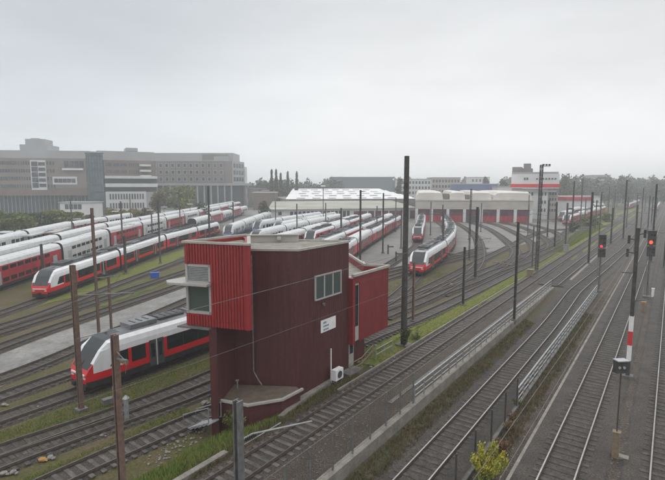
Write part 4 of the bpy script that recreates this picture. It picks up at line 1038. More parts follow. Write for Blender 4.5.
# low signal
b = G(615, 457); D = b[1]
T = Thing('low_signal', 'small black boxed signal on a thin pole above a brown cabinet', 'railway signal', (b[0], b[1], 0))
z1 = HZ(432, D); T.part('cabinet', MB().box((b[0], b[1], z1 / 2), (.32, .30, z1), -AZ).box((b[0], b[1], z1 + .02), (.38, .36, .05), -AZ), 'boxbrown')
zh0, zh1 = HZ(372, D), HZ(360, D)
T.part('post', MB().tube([(b[0], b[1], z1), (b[0], b[1], zh0)], .035, 8), 'mastdark')
hd = T.part('signal_head', MB().box((b[0] - .1, b[1] - .05, (zh0 + zh1) / 2), (.58, .32, zh1 - zh0), .1), 'mastdark')
T.part('hood', MB().box((b[0] - .1, b[1] - .1, zh1 + .03), (.64, .44, .05), .1), 'traingrey', hd)
hb = MB()
for ox in (-.14, .1):
    hb.tube([(b[0] - .1 + ox, b[1] - .22, (zh0 + zh1) / 2), (b[0] - .1 + ox, b[1] - .27, (zh0 + zh1) / 2)], .07, 10)
T.part('lens', hb, 'traingrey', hd)
p = G(622, 458); mb = MB().box((p[0], p[1], .06), (.6, .4, .12), -AZ); single('concrete_slab', mb, 'conc', 'pale concrete slab lying beside the brown cabinet', 'slab', (p[0], p[1], 0))

# overhead wires
GW = 'overhead wires'
def wire(p, q, sag, label, r=.014, n=12):
    mb = MB(); pts = [(lerp(p[0], q[0], i / n), lerp(p[1], q[1], i / n), lerp(p[2], q[2], i / n) - sag * 4 * (i / n) * (1 - i / n)) for i in range(n + 1)]
    mb.tube(pts, r, 5); single('overhead_wire', mb, 'steel', label, 'wire', p, GW)
def wu(u0, s0, z0, u1, s1, z1, sag, label, **k):
    a, b = XY(u0, s0), XY(u1, s1); wire((a[0], a[1], z0), (b[0], b[1], z1), sag, label, **k)
wu(-16.9, 8, 9.1, -16.5, 60, 9.9, .2, 'feeder wire crossing in front of the signal tower', r=.013)
wu(-17.2, 8, 6.6, -16.9, 60, 6.9, .3, 'lower wire crossing in front of the maroon tower wall', r=.007)
wu(-16.9, 60, 6.9, -16.9, 120, 6.9, .3, 'contact wire above the tower track beyond the tower')
wu(-10.0, 8, 5.2, -9.9, 60, 5.6, .1, 'contact wire above the sunken track', r=.008)
wu(-3.75, 10, 5.6, -3.75, 44, 5.6, .1, 'contact wire above the straight right-hand track', r=.008)
wu(-3.75, 44, 5.6, -3.75, 110, 5.6, .1, 'contact wire running on beyond the banded mast')
for (a, b_, l) in (((-14.5, 60, 7.5), (-17, 20, 7.5), 'wire over the nearest train'), ((-40, 60, 7), (-36, 150, 7), 'wire over the long train'), ((5.3, 90, HZ(200, 90)), (35, 92, HZ(200, 90)), 'span wire crossing above the parked trains'),
                   ((10.9, 102, HZ(212, 102)), (30, 100, HZ(212, 102)), 'lower span wire above the apron')):
    wire(a, b_, .4, l)

for u_ in (-16.9, -10.0, -3.75, 0.75):
    for (a_, b_) in ((110, 170), (170, 240)): wu(u_, a_, 5.8, u_, b_, 5.8, .1, ('nearer' if a_ == 110 else 'farther') + ' contact wire beyond the signals over the ' + {-16.9: 'tower track', -10.0: 'sunken track', -3.75: 'straight right-hand track', 0.75: 'rightmost track'}[u_], r=.022)
wu(0.75, 10, 5.6, 0.75, 110, 5.6, .1, 'contact wire above the rightmost track', r=.008)
wu(-3.75, 10, 6.9, -3.75, 110, 6.9, .5, 'upper carrier wire above the straight right-hand track', r=.008)
for (x0_, x1_, y0_, y1_, z_, l_) in ((-28, -12, 59, 130, 5.5, 'siding beside the blue box'), (-31, -6, 70, 150, 5.5, 'sidings in front of the long train'), (-14, 10, 60, 150, 5.5, 'rightmost parked train row'), (-40, -34, 60, 150, 7, 'long train roof'), (-50, -54, 55, 190, 6.6, 'front double deck row'), (4, 36, 60, 180, 6, 'curved train'), (12, 46, 60, 180, 6, 'track to the third depot door'), (20, 60, 66, 180, 6, 'track to the fifth depot door')):
    wire((x0_, y0_, z_), (x1_, y1_, z_), .3, 'thin wire strung above the ' + l_, r=.016)
wire((-31.5, 121, 9), (5.3, 90, 9.5), .6, 'cross-span wire from the mast behind the bay to the bracket mast'); wire((10.9, 102, 10), (44, 118, 10), .5, 'cross-span wire above the curved train')

# ------------------------------------------------------------------ small yard things
b = G(155, 278); T = Thing('storage_box', 'bright blue box standing between the sidings', 'box', (b[0], b[1], gz(*b)))
T.part('box', MB().box((b[0], b[1], gz(*b) + .45), (1.3, .8, .8), .3), 'bluebox'); T.part('lid', MB().box((b[0], b[1], gz(*b) + .89), (1.4, .9, .07), .3), 'bluebox')
def rock(mb, c, r, rnd):
    n0 = len(mb.v); bm = bmesh.new(); bmesh.ops.create_icosphere(bm, subdivisions=1, radius=r)
    for v in bm.verts: v.co = Vector((v.co.x * rnd.uniform(.7, 1.3), v.co.y * rnd.uniform(.7, 1.3), v.co.z * rnd.uniform(.4, .7)))
    bm.verts.index_update()
    for v in bm.verts: mb.v.append((v.co.x + c[0], v.co.y + c[1], v.co.z + c[2]))
    for f in bm.faces: mb.f.append(tuple(n0 + v.index for v in f.verts)); mb.m.append(0)
    bm.free()
rn = random.Random(5)
for (px, py, r, lab, mt) in ((42, 461, .24, 'orange and grey debris piece between the bottom left sidings', 'orange'), (50, 459, .2, 'grey stone beside the orange debris', 'rubble'), (4, 475, .2, 'pale stone at the bottom left corner', 'rubble'),
                         (13, 474, .18, 'pale stone right of the corner stone, bottom left', 'rubble'), (4, 406, .2, 'pale stone on the grass at the left edge', 'rubble'), (205, 404, .3, 'pale stone on ballast left of the tower side wall', 'rubble'),
                         (102, 437, .16, 'small pale stone in the grass left of the bottom brown mast', 'rubble'), (451, 285, .3, 'pale slab stone on the grass near the slab mast', 'rubble'), (38, 408, .1, 'tiny stone between sidings left of the nose mast', 'rubble')):
    c = G(px, py); mb = MB(); rock(mb, (c[0], c[1], gz(*c) + .12), r, rn); rock(mb, (c[0] + .25, c[1] - .05, gz(*c) + .1), r * .6, rn)
    single('stone', mb, mt, lab, 'stone' if mt == 'rubble' else 'debris', (c[0], c[1], gz(*c)))
mb = MB()
for k in range(90):
    t = rn.random(); c = G(lerp(150, 200, t) + rn.gauss(0, 7), lerp(462, 430, t) + rn.gauss(0, 5)); rock(mb, (c[0], c[1], gz(*c) + .04), rn.uniform(.03, .10), rn)
o = mb.obj('rubble', 'rubble'); tag(o, 'pale rubble scattered over the grassy bank left of the tower', 'rubble', kind='stuff')
mb = MB()
for k in range(40):
    c = G(365 + rn.gauss(0, 9), 358 + rn.gauss(0, 5)); rock(mb, (c[0], c[1], gz(*c) + .04), rn.uniform(.06, .22), rn)
o = mb.obj('rubble', 'rubble'); tag(o, 'broken concrete pieces by the railing panel behind the tower annex', 'rubble', kind='stuff')
b = G(127, 421); T = Thing('relay_post', 'grey post with pointed cap beside the sidings near the bottom brown mast', 'post', (b[0], b[1], gz(*b)))
zz = gz(*b); T.part('post', MB().box((b[0], b[1], zz + .8), (.28, .28, 1.6), .3), 'galv'); T.part('cap', MB().tube([(b[0], b[1], zz + 1.6), (b[0], b[1], zz + 1.8)], [.24, .05], 8), 'galv')
b = G(110, 404); zz = gz(*b); T = Thing('point_machine', 'low grey switch machine with lever by the front siding', 'switch machine', (b[0], b[1], zz))
T.part('case', MB().box((b[0], b[1], zz + .28), (1.0, .45, .4), .8), 'steel'); T.part('lever', MB().tube([(b[0] + .2, b[1], zz + .4), (b[0] + .35, b[1], zz + 1.2)], .035, 6).box((b[0] + .36, b[1], zz + 1.2), (.25, .12, .25)), 'rubble')
b = G(566, 252); T = Thing('cabinet', 'pale grey equipment cabinet on the green verge', 'cabinet', (b[0], b[1], 0))
T.part('case', MB().box((b[0], b[1], .8), (1.1, .6, 1.6), -AZ), 'galv'); T.part('roof', MB().box((b[0], b[1], 1.63), (1.25, .75, .08), -AZ), 'conc')
b = G(530, 277); T = Thing('cabinet', 'small reddish grey cabinet near the foot of the tall lattice mast', 'cabinet', (b[0], b[1], 0))
T.part('case', MB().box((b[0], b[1], .6), (.9, .6, 1.2), -AZ), 'boxbrown'); T.part('roof', MB().box((b[0], b[1], 1.23), (1.0, .7, .07), -AZ), 'conc')
for (px, py, lab) in ((396, 262, 'buffer stop post with crossbar left of the very tall mast, on the apron'), (388, 254, 'second short post further up the apron left of the tall mast')):
    b = G(px, py); T = Thing('yard_post', lab, 'post', (b[0], b[1], 0)); T.part('post', MB().box((b[0], b[1], 1), (.3, .3, 2.0)), 'mastdark'); T.part('crossbar', MB().box((b[0] + .5, b[1], 1.6), (1.4, .15, .3)), 'mastgrey')

# ------------------------------------------------------------------ buildings
def building_windows(T, parent, rects, matn='bwin', frame=None):
    """rects: list of (cx, cy, cz, w, h, rz); a thin proud pane box each; up to 100 as own parts"""
    base = None
    for i, (cx, cy, cz, w_, h, rz) in enumerate(rects[:100]):
        if base is None:
            mb = MB().box((0, 0, 0), (1, .16, 1)); base = mb.mesh('window', matn)
        o = bpy.data.objects.new('window', base); C.objects.link(o); o.parent = parent or T.o
        lx, ly, lz = T.loc; o.location = (cx - lx, cy - ly, cz - lz); o.scale = (w_, 1, h); o.rotation_euler = (0, 0, rz)
    if len(rects) > 100:
        mb = MB()
        for (cx, cy, cz, w_, h, rz) in rects[100:]: mb.box((cx, cy, cz), (w_, .16, h), rz)
        o = T.part('window', mb, matn, parent, kind='stuff')
class Facade:                                    # vertical plane between two ground points
    def __init__(s, p, q): s.p = Vector(p); s.q = Vector(q); s.d = (s.q - s.p); s.L = s.d.length; s.d.normalize(); s.n = Vector((s.d.y, -s.d.x)); s.rz = math.atan2(s.d.y, s.d.x)
    def at(s, a, o=.0): r = s.p + s.d * a + s.n * o; return r.x, r.y
    def grid(s, a0, a1, z0, z1, nx, nz, fw=.55, fh=.55, off=0.06, rnd=None, keep=1.0):
        out = []
        for j in range(nz):
            for i in range(nx):
                if rnd and rnd.random() > keep: continue
                a = lerp(a0, a1, (i + .5) / nx); z = lerp(z0, z1, (j + .5) / nz); x, y = s.at(a, off)
                out.append((x, y, z, (a1 - a0) / nx * fw, (z1 - z0) / nz * fh, s.rz))
        return out
    def block(s, mb, a0, a1, z0, z1, depth, off=0, mi=0):
        x0, y0 = s.at(a0, off); x1, y1 = s.at(a1, off); x2, y2 = s.at(a1, off - depth); x3, y3 = s.at(a0, off - depth)
        mb.prism([(x0, y0), (x1, y1), (x2, y2), (x3, y3)], z0, z1, mi)
def face_px(px0, px1, D0, D1): return Facade((XD(px0, 200, D0), D0), (XD(px1, 200, D1), D1))
rb = random.Random(11)
# office block left wing
F = face_px(-60, 91, 235, 245); sc_ = 240 / FPX
T = Thing('office_building', 'long brown and grey office block with dark glazed base behind the left yard', 'office building', (F.at(F.L / 2)[0], F.at(F.L / 2)[1], 0))
Z = lambda py: HZ(py, 240)
A = lambda px: (px + 60) / 151 * F.L
mb = MB(); F.block(mb, 0, F.L, Z(192), Z(158), 40); wl = T.part('wall', mb, 'bmid')
mb = MB(); F.block(mb, 0, F.L, Z(192.5) - 1.6, Z(188), 40.2, .25); T.part('brown_band', mb, 'bbrown', wl)
mb = MB(); F.block(mb, 0, F.L, -1, Z(192.5) - 1.6, 34, -2.5); T.part('glazed_base', mb, 'bdark')
mb = MB(); F.block(mb, 0, A(88), Z(158), Z(149.5), 30, -5); rf = T.part('roof_storey', mb, 'bgrey')
mb = MB(); F.block(mb, A(14), A(43), Z(150), Z(143), 14, -8); F.block(mb, A(19), A(39), Z(143), Z(137), 10, -9); F.block(mb, A(24), A(32), Z(137), Z(136), 6, -10); T.part('plant_room', mb, 'bgrey', rf)
rects = F.grid(A(0), A(16), Z(190), Z(159), 6, 4, .75, .45) + F.grid(A(16), A(31), Z(190), Z(159), 6, 4, .5, .45) + F.grid(A(47), A(56), Z(190), Z(159), 3, 4, .5, .42) + F.grid(A(-40), A(-1), Z(190), Z(159), 10, 4, .7, .45)
building_windows(T, wl, rects)
mb = MB(); F.block(mb, A(31.5), A(47), Z(190), Z(160), 3, .35); T.part('white_surround', mb, 'bwhite', wl)
building_windows(T, wl, F.grid(A(32.5), A(39), Z(188), Z(161), 1, 5, .95, .86, .5) + F.grid(A(39.5), A(46.5), Z(188), Z(161), 1, 5, .95, .62, .5))
mb = MB(); F.block(mb, A(53), A(78), Z(184.5), Z(176.5), 3, .3); wb = T.part('window_band_surround', mb, 'bwhite', wl)
building_windows(T, wb, F.grid(A(54.5), A(76.5), Z(183), Z(178), 5, 1, .88, .8, .45))
mb = MB(); F.block(mb, A(64), A(85), Z(170), Z(168), 4, 1.2); T.part('balcony', mb, 'bwhite', wl)
building_windows(T, wl, F.grid(A(65), A(86), Z(168), Z(160), 4, 1, .85, .85, .1))
mb = MB()
for i in range(38): F.block(mb, i * F.L / 38, i * F.L / 38 + .25, -1, Z(193), .4, -2.2)
T.part('mullions', mb, 'bgrey')
# small white pavilion
F2 = face_px(59.5, 91, 205, 205); T = Thing('pavilion', 'low white pavilion with dark windows in front of the office block', 'building', (*F2.at(F2.L / 2), 0))
Z = lambda py: HZ(py, 205); mb = MB(); F2.block(mb, 0, F2.L, -.5, Z(203), 10); wl = T.part('wall', mb, 'bwhite'); mb = MB(); F2.block(mb, -.4, F2.L + .4, Z(203), Z(202), 11, .5); T.part('roof', mb, 'bgrey')
building_windows(T, wl, F2.grid(F2.L * .15, F2.L * .7, Z(209.5), Z(204), 4, 1, .8, .9))
# glass tower
F3 = face_px(88, 105, 219, 222); T = Thing('glass_tower', 'slender teal glass stair tower rising in front of the office block', 'glass tower', (*F3.at(F3.L / 2), 0))
Z = lambda py: HZ(py, 222); mb = MB(); F3.block(mb, 0, F3.L, -.5, Z(153), 4); gl = T.part('glazing', mb, 'tealglass')
mb = MB()
for i in range(7): F3.block(mb, i * (F3.L - .22) / 6, i * (F3.L - .22) / 6 + .22, -.5, Z(153.3), .3, .12)
for j in range(9): F3.block(mb, 0, F3.L, lerp(2, Z(156), j / 8) - .12, lerp(2, Z(156), j / 8) + .12, .3, .16)
T.part('mullions', mb, 'bdark', gl)
mb = MB(); F3.block(mb, -.5, F3.L + .5, Z(153), Z(151.8), 5, .5); T.part('roof', mb, 'bgrey')
# middle wing
F4 = face_px(106, 158, 250, 262); T = Thing('office_wing', 'middle office wing with white terrace bands right of the glass tower', 'office building', (*F4.at(F4.L / 2), 0))
A = lambda px: (px - 106) / 52 * F4.L; Z = lambda py: HZ(py, 255)
mb = MB(); F4.block(mb, 0, F4.L, Z(178), Z(160), 24, -4); wl = T.part('wall', mb, 'bbrown')
mb = MB(); F4.block(mb, A(100), A(157.5), Z(160), Z(150.5), 20, -7); F4.block(mb, A(129), A(141), Z(150), Z(146.5), 14, -8); T.part('roof_storey', mb, 'bgrey')
mb = MB(); F4.block(mb, 0, F4.L, Z(186), Z(178.5), 20, -2); T.part('ribbon_glazing', mb, 'bdark')
for (y0, y1) in ((178.5, 176), (187, 183.5)):
    mb = MB(); F4.block(mb, 0, F4.L, Z(y0), Z(y1), 22, 1.4); T.part('terrace_band', mb, 'bwhite')
mb = MB(); F4.block(mb, 0, F4.L, Z(192), Z(187), 20, -3); T.part('recess', mb, 'bdark')
mb = MB(); F4.block(mb, 0, A(146), -.5, Z(191.5), 20, 0); lw = T.part('lower_wall', mb, 'bwhite')
building_windows(T, lw, F4.grid(A(109), A(144), Z(210), Z(192), 13, 2, .5, .6, .1))
building_windows(T, wl, F4.grid(A(107), A(129), Z(175), Z(161), 3, 2, .8, .42, .1 - 4) + F4.grid(A(130), A(141), Z(175), Z(161), 5, 2, .45, .5, .1 - 4))
mb = MB()
for j in range(3): F4.block(mb, A(141), A(152), Z(166 + j * 5.5), Z(164 + j * 5.5), 6, .6)
T.part('balcony', mb, 'bwhite', wl)
mb = MB(); F4.block(mb, A(146), F4.L, -.5, Z(192), 20, -.5); T.part('core_wall', mb, 'bgrey')
# right wing
F5 = face_px(150, 233, 318, 318); T = Thing('office_wing', 'right-hand office wing with three rows of square windows on dark columns', 'office building', (*F5.at(F5.L / 2), 0))
A = lambda px: (px - 150) / 83 * F5.L; Z = lambda py: HZ(py, 318)
mb = MB(); F5.block(mb, 0, F5.L, Z(183.5), Z(161), 28); wl = T.part('wall', mb, 'bmid')
mb = MB(); F5.block(mb, A(150), A(233), Z(161), Z(152.5), 22, -4); T.part('roof_storey', mb, 'bgrey')
mb = MB(); F5.block(mb, A(202), A(228), Z(159.5), Z(154), 22, -3.7); T.part('roof_louvre', mb, 'bmid')
mb = MB(); F5.block(mb, 0, F5.L + 4, -.5, Z(185), 22, -3); T.part('recessed_base', mb, 'bdark')
mb = MB(); F5.block(mb, -1, F5.L + 8, Z(185.5), Z(183.3), 28, .4); T.part('slab', mb, 'bgrey')
for i in range(12):
    mb = MB(); a = A(156 + i * 6.8); F5.block(mb, a, a + 1.0, -.5, Z(185.6), 1, -.3); T.part('column', mb, 'bgrey')
rects = []
for i, nx in enumerate([13]):
    rects = F5.grid(A(153), A(225), Z(182.5), Z(162), 12, 3, .42, .48, .12)
mb = MB()
for (cx, cy, cz, w_, h, rz) in rects: mb.box((cx, cy + .02, cz), (w_ * 1.5, .14, h * 1.35), rz)
T.part('window_surround', mb, 'bgrey', wl)
building_windows(T, wl, [(r[0], r[1] - .06, *r[2:]) for r in rects])
mb = MB()
for i in range(41): F5.block(mb, A(153 + i * 1.8), A(153 + i * 1.8) + .3, Z(183), Z(161.4), .3, .12)
T.part('facade_fins', mb, 'bbrown', wl)
F6 = Facade(F5.at(F5.L), (XD(245, 200, 335), 335)); mb = MB(); F6.block(mb, 0, F6.L, Z(183.5), Z(161), 20, 0); F6.block(mb, 0, F6.L * .85, Z(161), Z(156), 16, -3); sw = T.part('end_wall', mb, 'bgrey')
building_windows(T, sw, F6.grid(1, F6.L - 1, Z(182.5), Z(162), 4, 3, .6, .6, .1))
mb = MB(); F6.block(mb, F6.L, F6.L + 3.2, -.5, Z(166), 6, .4); T.part('stair_shaft', mb, 'bwhite')

# black long warehouse, roofs behind
def simple_building(name, label, px0, px1, ytop, D, matn, depth=20, base=0, cat='building', winrows=0, ncol=0, roofm=None, band=None, extra=None, z0=-.5, winmat='bwin'):
    F = face_px(px0, px1, D, D); T = Thing(name, label, cat, (*F.at(F.L / 2), 0)); zt = HZ(ytop, D)
    mb = MB(); F.block(mb, 0, F.L, z0, zt, depth); wl = T.part('wall', mb, matn)
    mb = MB(); F.block(mb, -.3, F.L + .3, zt, zt + .5, depth + .6, .3); T.part('roof', mb, roofm or 'bgrey')
    if winrows: building_windows(T, wl, F.grid(.5, F.L - .5, max(1, z0 + 1), zt - .3, ncol, winrows, .55, .5, .1), winmat)
    return T, F, wl
simple_building('warehouse', 'long dark blue-grey warehouse behind the white sawtooth roofs', 331, 392, 177.5, 420, 'longdark', 40, cat='warehouse', roofm='longdark')
simple_building('apartment_block', 'pale rows of flats behind the depot barrel roofs, left part', 398, 431, 179.5, 330, 'bwhite', 16, winrows=5, ncol=10)
simple_building('apartment_block', 'pale flats behind the depot barrel roofs, right part with dark windows', 431, 460, 178, 345, 'bbeige', 16, winrows=5, ncol=9)
simple_building('shed', 'long blue grey shed behind the right depot roofs', 457, 497, 184.5, 300, 'trainblue', 18, cat='shed', roofm='bgrey')
simple_building('shed', 'low white building beside the blue grey shed', 497, 511, 187, 290, 'bwhite', 18, cat='shed', winrows=1, ncol=4)
simple_building('house', 'pale house among the trees right of the flats', 470, 489, 177.5, 480, 'bwhite', 16, cat='house', winrows=4, ncol=5)
simple_building('house', 'distant low house left of the poplars', 262, 275, 191, 300, 'bbrown', 12, cat='house', winrows=2, ncol=4)
simple_building('shed', 'reddish low shed in front of the poplars', 253, 275, 193, 260, 'bbrown', 14, cat='shed', roofm='fascia')
simple_building('apartment_block', 'hazy beige block among far trees right of the red striped block', 592, 609, 175.5, 460, 'bbeige', 20, winrows=6, ncol=1)
simple_building('shed', 'long low white shed in front of the far tree line', 558, 600, 197, 270, 'bwhite', 14, cat='shed', winrows=1, ncol=10)
T_, F_, wl_ = simple_building('loading_shed', 'low shed with red fascia beyond the right sidings', 567, 592, 200, 240, 'bwhite', 12, cat='shed')
mb = MB(); F_.block(mb, -.5, F_.L + .5, HZ(200, 240) - .2, HZ(197, 240), 13, .6); T_.part('red_fascia', mb, 'dullred')
simple_building('house', 'distant grey roofed building at the far right horizon', 628, 650, 186, 520, 'bgrey', 20, cat='house', winrows=2, ncol=6)
simple_building('wall', 'long concrete wall right of the office wing', 248, 266, 189, 330, 'conc', 2, cat='wall')

# white and red office block
D = 208
F = face_px(510.5, 558.5, 212, 204); A = lambda px: (px - 510.5) / 48 * F.L; Z = lambda py: HZ(py, D)
T = Thing('office_block', 'white office block with red stripe and grey rooftop block behind the depot', 'office building', (*F.at(F.L / 2), 0))
mb = MB(); F.block(mb, A(513), A(548), -.5, Z(189), 22, -1.5); wl = T.part('wall', mb, 'bwhite')
mb = MB(); F.block(mb, 0, F.L, Z(188.5), Z(174), 24, 0); up = T.part('upper_storeys', mb, 'bwhite')
mb = MB(); F.block(mb, -.3, F.L + .3, Z(187.2), Z(184), 24.6, .3); T.part('red_stripe', mb, 'cityred', up)
mb = MB(); F.block(mb, .5, F.L - .5, Z(174), Z(172), 23, -.4); T.part('roof', mb, 'bgrey')
mb = MB(); F.block(mb, A(510.5), A(520), Z(189), Z(166.5), 12, -3); F.block(mb, A(522), A(529), Z(172), Z(163), 8, -4); F.block(mb, A(519), A(531), Z(172), Z(168), 10, -3.6); T.part('rooftop_block', mb, 'bmid')
building_windows(T, wl, F.grid(A(538), A(547), Z(214), Z(190), 3, 3, .5, .4, -1.4) + F.grid(A(514), A(534), Z(214), Z(190), 6, 3, .5, .4, -1.4))
building_windows(T, up, F.grid(A(523), A(528), Z(180), Z(177.5), 2, 1, .7, .9, .1) + F.grid(A(535), A(556), Z(180), Z(177.8), 7, 1, .6, .7, .1))
mb = MB(); F.block(mb, A(548), A(558), -.5, Z(190), 18, -4); sw = T.part('side_wing', mb, 'bbeige'); building_windows(T, sw, F.grid(A(549), A(557), Z(213), Z(191), 3, 4, .55, .45, -3.9))
mb = MB(); F.block(mb, A(511), A(556), Z(192), Z(190), 3, -.5); T.part('canopy', mb, 'bgrey', wl)

# depot hall with seven doors
F = Facade((34.0, 195.0), (79.0, 187.4)); D = 190
T = Thing('train_depot', 'beige train depot with barrel roofs and seven dark red doors', 'depot', (*F.at(F.L / 2), 0))
Zt = lambda py: HZ(py, D)
dw_ = F.L / 7
zd = Zt(209.5); zf = Zt(200)
mb = MB(); F.block(mb, 0, F.L, zd, zf, 55, 0); F.block(mb, 0, F.L, -.3, zf - .2, 54, -1.2); fw = T.part('wall', mb, 'fascia')
for i in range(8):
    mb = MB(); a = min(max(i * dw_ - .55, 0), F.L - 1.1); F.block(mb, a, a + 1.1, -.3, zd, 1.19, .15); T.part('pillar', mb, 'bwhite')
for i in range(7):
    a0, a1 = i * dw_ + .6, (i + 1) * dw_ - .6
    mb = MB(); F.block(mb, a0, a1, -.2, zd - .05, .2, -.85, 0); dr = T.part('door', mb, 'doorred' if i != 3 else 'mastdark', label='dark grey depot door' if i == 3 else None)
    mb = MB(); F.block(mb, a0 + .1, a1 - .1, zd * .50, zd - .2, .1, -.78, 0)
    T.part('door_window', mb, 'doordark', dr)
    mb = MB()
    for j in range(4): F.block(mb, lerp(a0, a1, j / 3.2) , lerp(a0, a1, j / 3.2) + .12, 0, zd - .1, .1, -.72)
    T.part('door_frame', mb, 'doordark' if i != 3 else 'mastgrey', dr)
def barrel(mb, F, a0, a1, z0, h, depth, off=0, n=10):
    # roof vault with its ridge running into the building, front end bevelled
    prof = [(math.cos(math.pi * (1 - i / n)), math.sin(math.pi * i / n)) for i in range(n + 1)]
    am, hw = (a0 + a1) / 2, (a1 - a0) / 2
    base = len(mb.v)
    for (off2, sc2) in ((off, .0), (off - .25, .82), (off - 1.6, 1.0), (off - depth, 1.0)):
        for (c, s) in prof:
            cc = max(-1, min(1, c)); ss = min(1.0, s * 2.1) * (.86 + .14 * s) if s > 0 else 0
            x, y = F.at(am + hw * (.9 + .1 * abs(cc)) * cc, off2); mb.v.append((x, y, z0 + h * ss * sc2))
    k = n + 1
    for j in range(3):
        for i in range(n): a = base + j * k + i; mb.f.append((a, a + 1, a + 1 + k, a + k)); mb.m.append(0)
zr0 = zf; A = lambda px: (px - 417) / 113.5 * F.L
for (a, b_) in ((417.5, 444.5), (451, 466), (471, 491.5), (493, 530)):
    mb = MB(); barrel(mb, F, A(a), A(b_), zr0, Zt(191.3) - zr0, 52, -.6); T.part('barrel_roof', mb, 'barrel')
mb = MB(); F.block(mb, A(445), A(450.5), zr0, Zt(194), 40, -4); F.block(mb, A(466.3), A(470.7), zr0, Zt(195), 40, -4); T.part('roof_walkway', mb, 'bmid')
mb = MB(); F.block(mb, -.2, F.L + .2, zf - .3, zf + .15, .5, .25); T.part('gutter', mb, 'barrel')

# old hall
F = Facade((XD(269, 210, 196), 196), (XD(417, 210, 214), 214)); D = 205
T = Thing('workshop_hall', 'old workshop hall with mossy flat roof and pale windowed front', 'hall', (*F.at(F.L / 2), 0))
A = lambda px: (px - 269) / 148 * F.L; Z = lambda py: HZ(py, 205)
mb = MB(); F.block(mb, 0, F.L, -.5, Z(208.5), 24); wl = T.part('wall', mb, 'bwhite')
mb = MB()
n0 = len(mb.v)
x0, y0 = F.at(-.8, .8); x1, y1 = F.at(F.L, .8); x2, y2 = F.at(F.L, -30); x3, y3 = F.at(6, -30)
mb.face([(x0, y0, Z(208.5)), (x1, y1, Z(208.5)), (x2, y2, Z(203)), (x3, y3, Z(203))]); mb.face([(x0, y0, Z(209.2)), (x1, y1, Z(209.2)), (x1, y1, Z(208.5)), (x0, y0, Z(208.5))])
T.part('roof', mb, 'oldroof')
mb = MB(); F.block(mb, A(269), A(286), Z(208.6), Z(207.8), 8, .5); T.part('gable_house', mb, 'bwhite', wl)
building_windows(T, wl, F.grid(A(275), A(283), Z(222), Z(209), 1, 2, .4, .5, .1) + F.grid(A(288), A(347), Z(221), Z(210), 15, 1, .68, .85, .1))
building_windows(T, wl, F.grid(A(350), A(416), Z(221), Z(210), 9, 1, .8, .75, .1), 'doordark')
F = Facade((XD(285, 200, 238), 238), (XD(418, 200, 252), 252)); D = 245
T = Thing('sawtooth_hall', 'large hall with bright white sawtooth roof behind the old workshop', 'hall', (*F.at(F.L / 2), 0))
Z = lambda py: HZ(py, D)
mb = MB(); F.block(mb, 0, F.L, -.5, Z(199), 70); T.part('wall', mb, 'bmid')
nsh = 5
for j in range(nsh):
    o0 = -j * 14; h0 = Z(199.8) + .002 * j; rise = 1.5
    mb = MB()
    a0 = j * 2.4; a1 = F.L
    p = [F.at(a0, o0), F.at(a1, o0), F.at(a1, o0 - 13), F.at(a0 + 2.4, o0 - 13)]
    zz0 = h0 + j * .95; zz1 = zz0 + rise
    mb.face([(*p[0], zz0), (*p[1], zz0), (*p[2], zz1), (*p[3], zz1)]); mb.face([(*p[3], zz1), (*p[2], zz1), (*F.at(a1, o0 - 14), zz0), (*F.at(a0 + 2.4, o0 - 14), zz0)])
    mb.face([(*p[0], zz0 - 1.2), (*p[1], zz0 - 1.2), (*p[1], zz0), (*p[0], zz0)])
    mb.face([(*p[0], zz0 - 1.2), (*p[0], zz0), (*p[3], zz1), (*F.at(a0 + 2.4, o0 - 13), zz0 - 1.2)])
    rf = T.part('roof_bay', mb, 'hallroof')
    for k in range(7):
        mb = MB(); a = lerp(a0 + 5, a1 - 8, (k + .2 * (j % 2) + .1) / 7); x, y = F.at(a + 3, o0 - 6.5); mb.box((x, y, (zz0 + zz1) / 2 + .2), (4.2, 2.2, .3), F.rz)
        T.part('skylight', mb, 'hallroof', rf)
# concrete platform by the car park etc
# ------------------------------------------------------------------ trees
def leaf_cloud(mb, c, rad, n, size, rnd, mi=0, shell=.45):
    for _ in range(n):
        while True:
            d = Vector((rnd.uniform(-1, 1), rnd.uniform(-1, 1), rnd.uniform(-1, 1)))
            if .02 < d.length < 1: break
        r = lerp(shell, 1, rnd.random() ** .6); d = d.normalized() * r
        p = Vector((c[0] + d.x * rad[0], c[1] + d.y * rad[1], c[2] + d.z * rad[2]))
        nrm = Vector((rnd.gauss(0, 1), rnd.gauss(0, 1), rnd.gauss(.3, 1))).normalized(); a = nrm.orthogonal().normalized(); b = nrm.cross(a); s = size * rnd.uniform(.6, 1.3)
        n0 = len(mb.v); mb.v += [tuple(p + a * s), tuple(p + b * s * .7), tuple(p - a * s), tuple(p - b * s * .7)]; mb.f.append((n0, n0 + 1, n0 + 2, n0 + 3)); mb.m.append(mi)
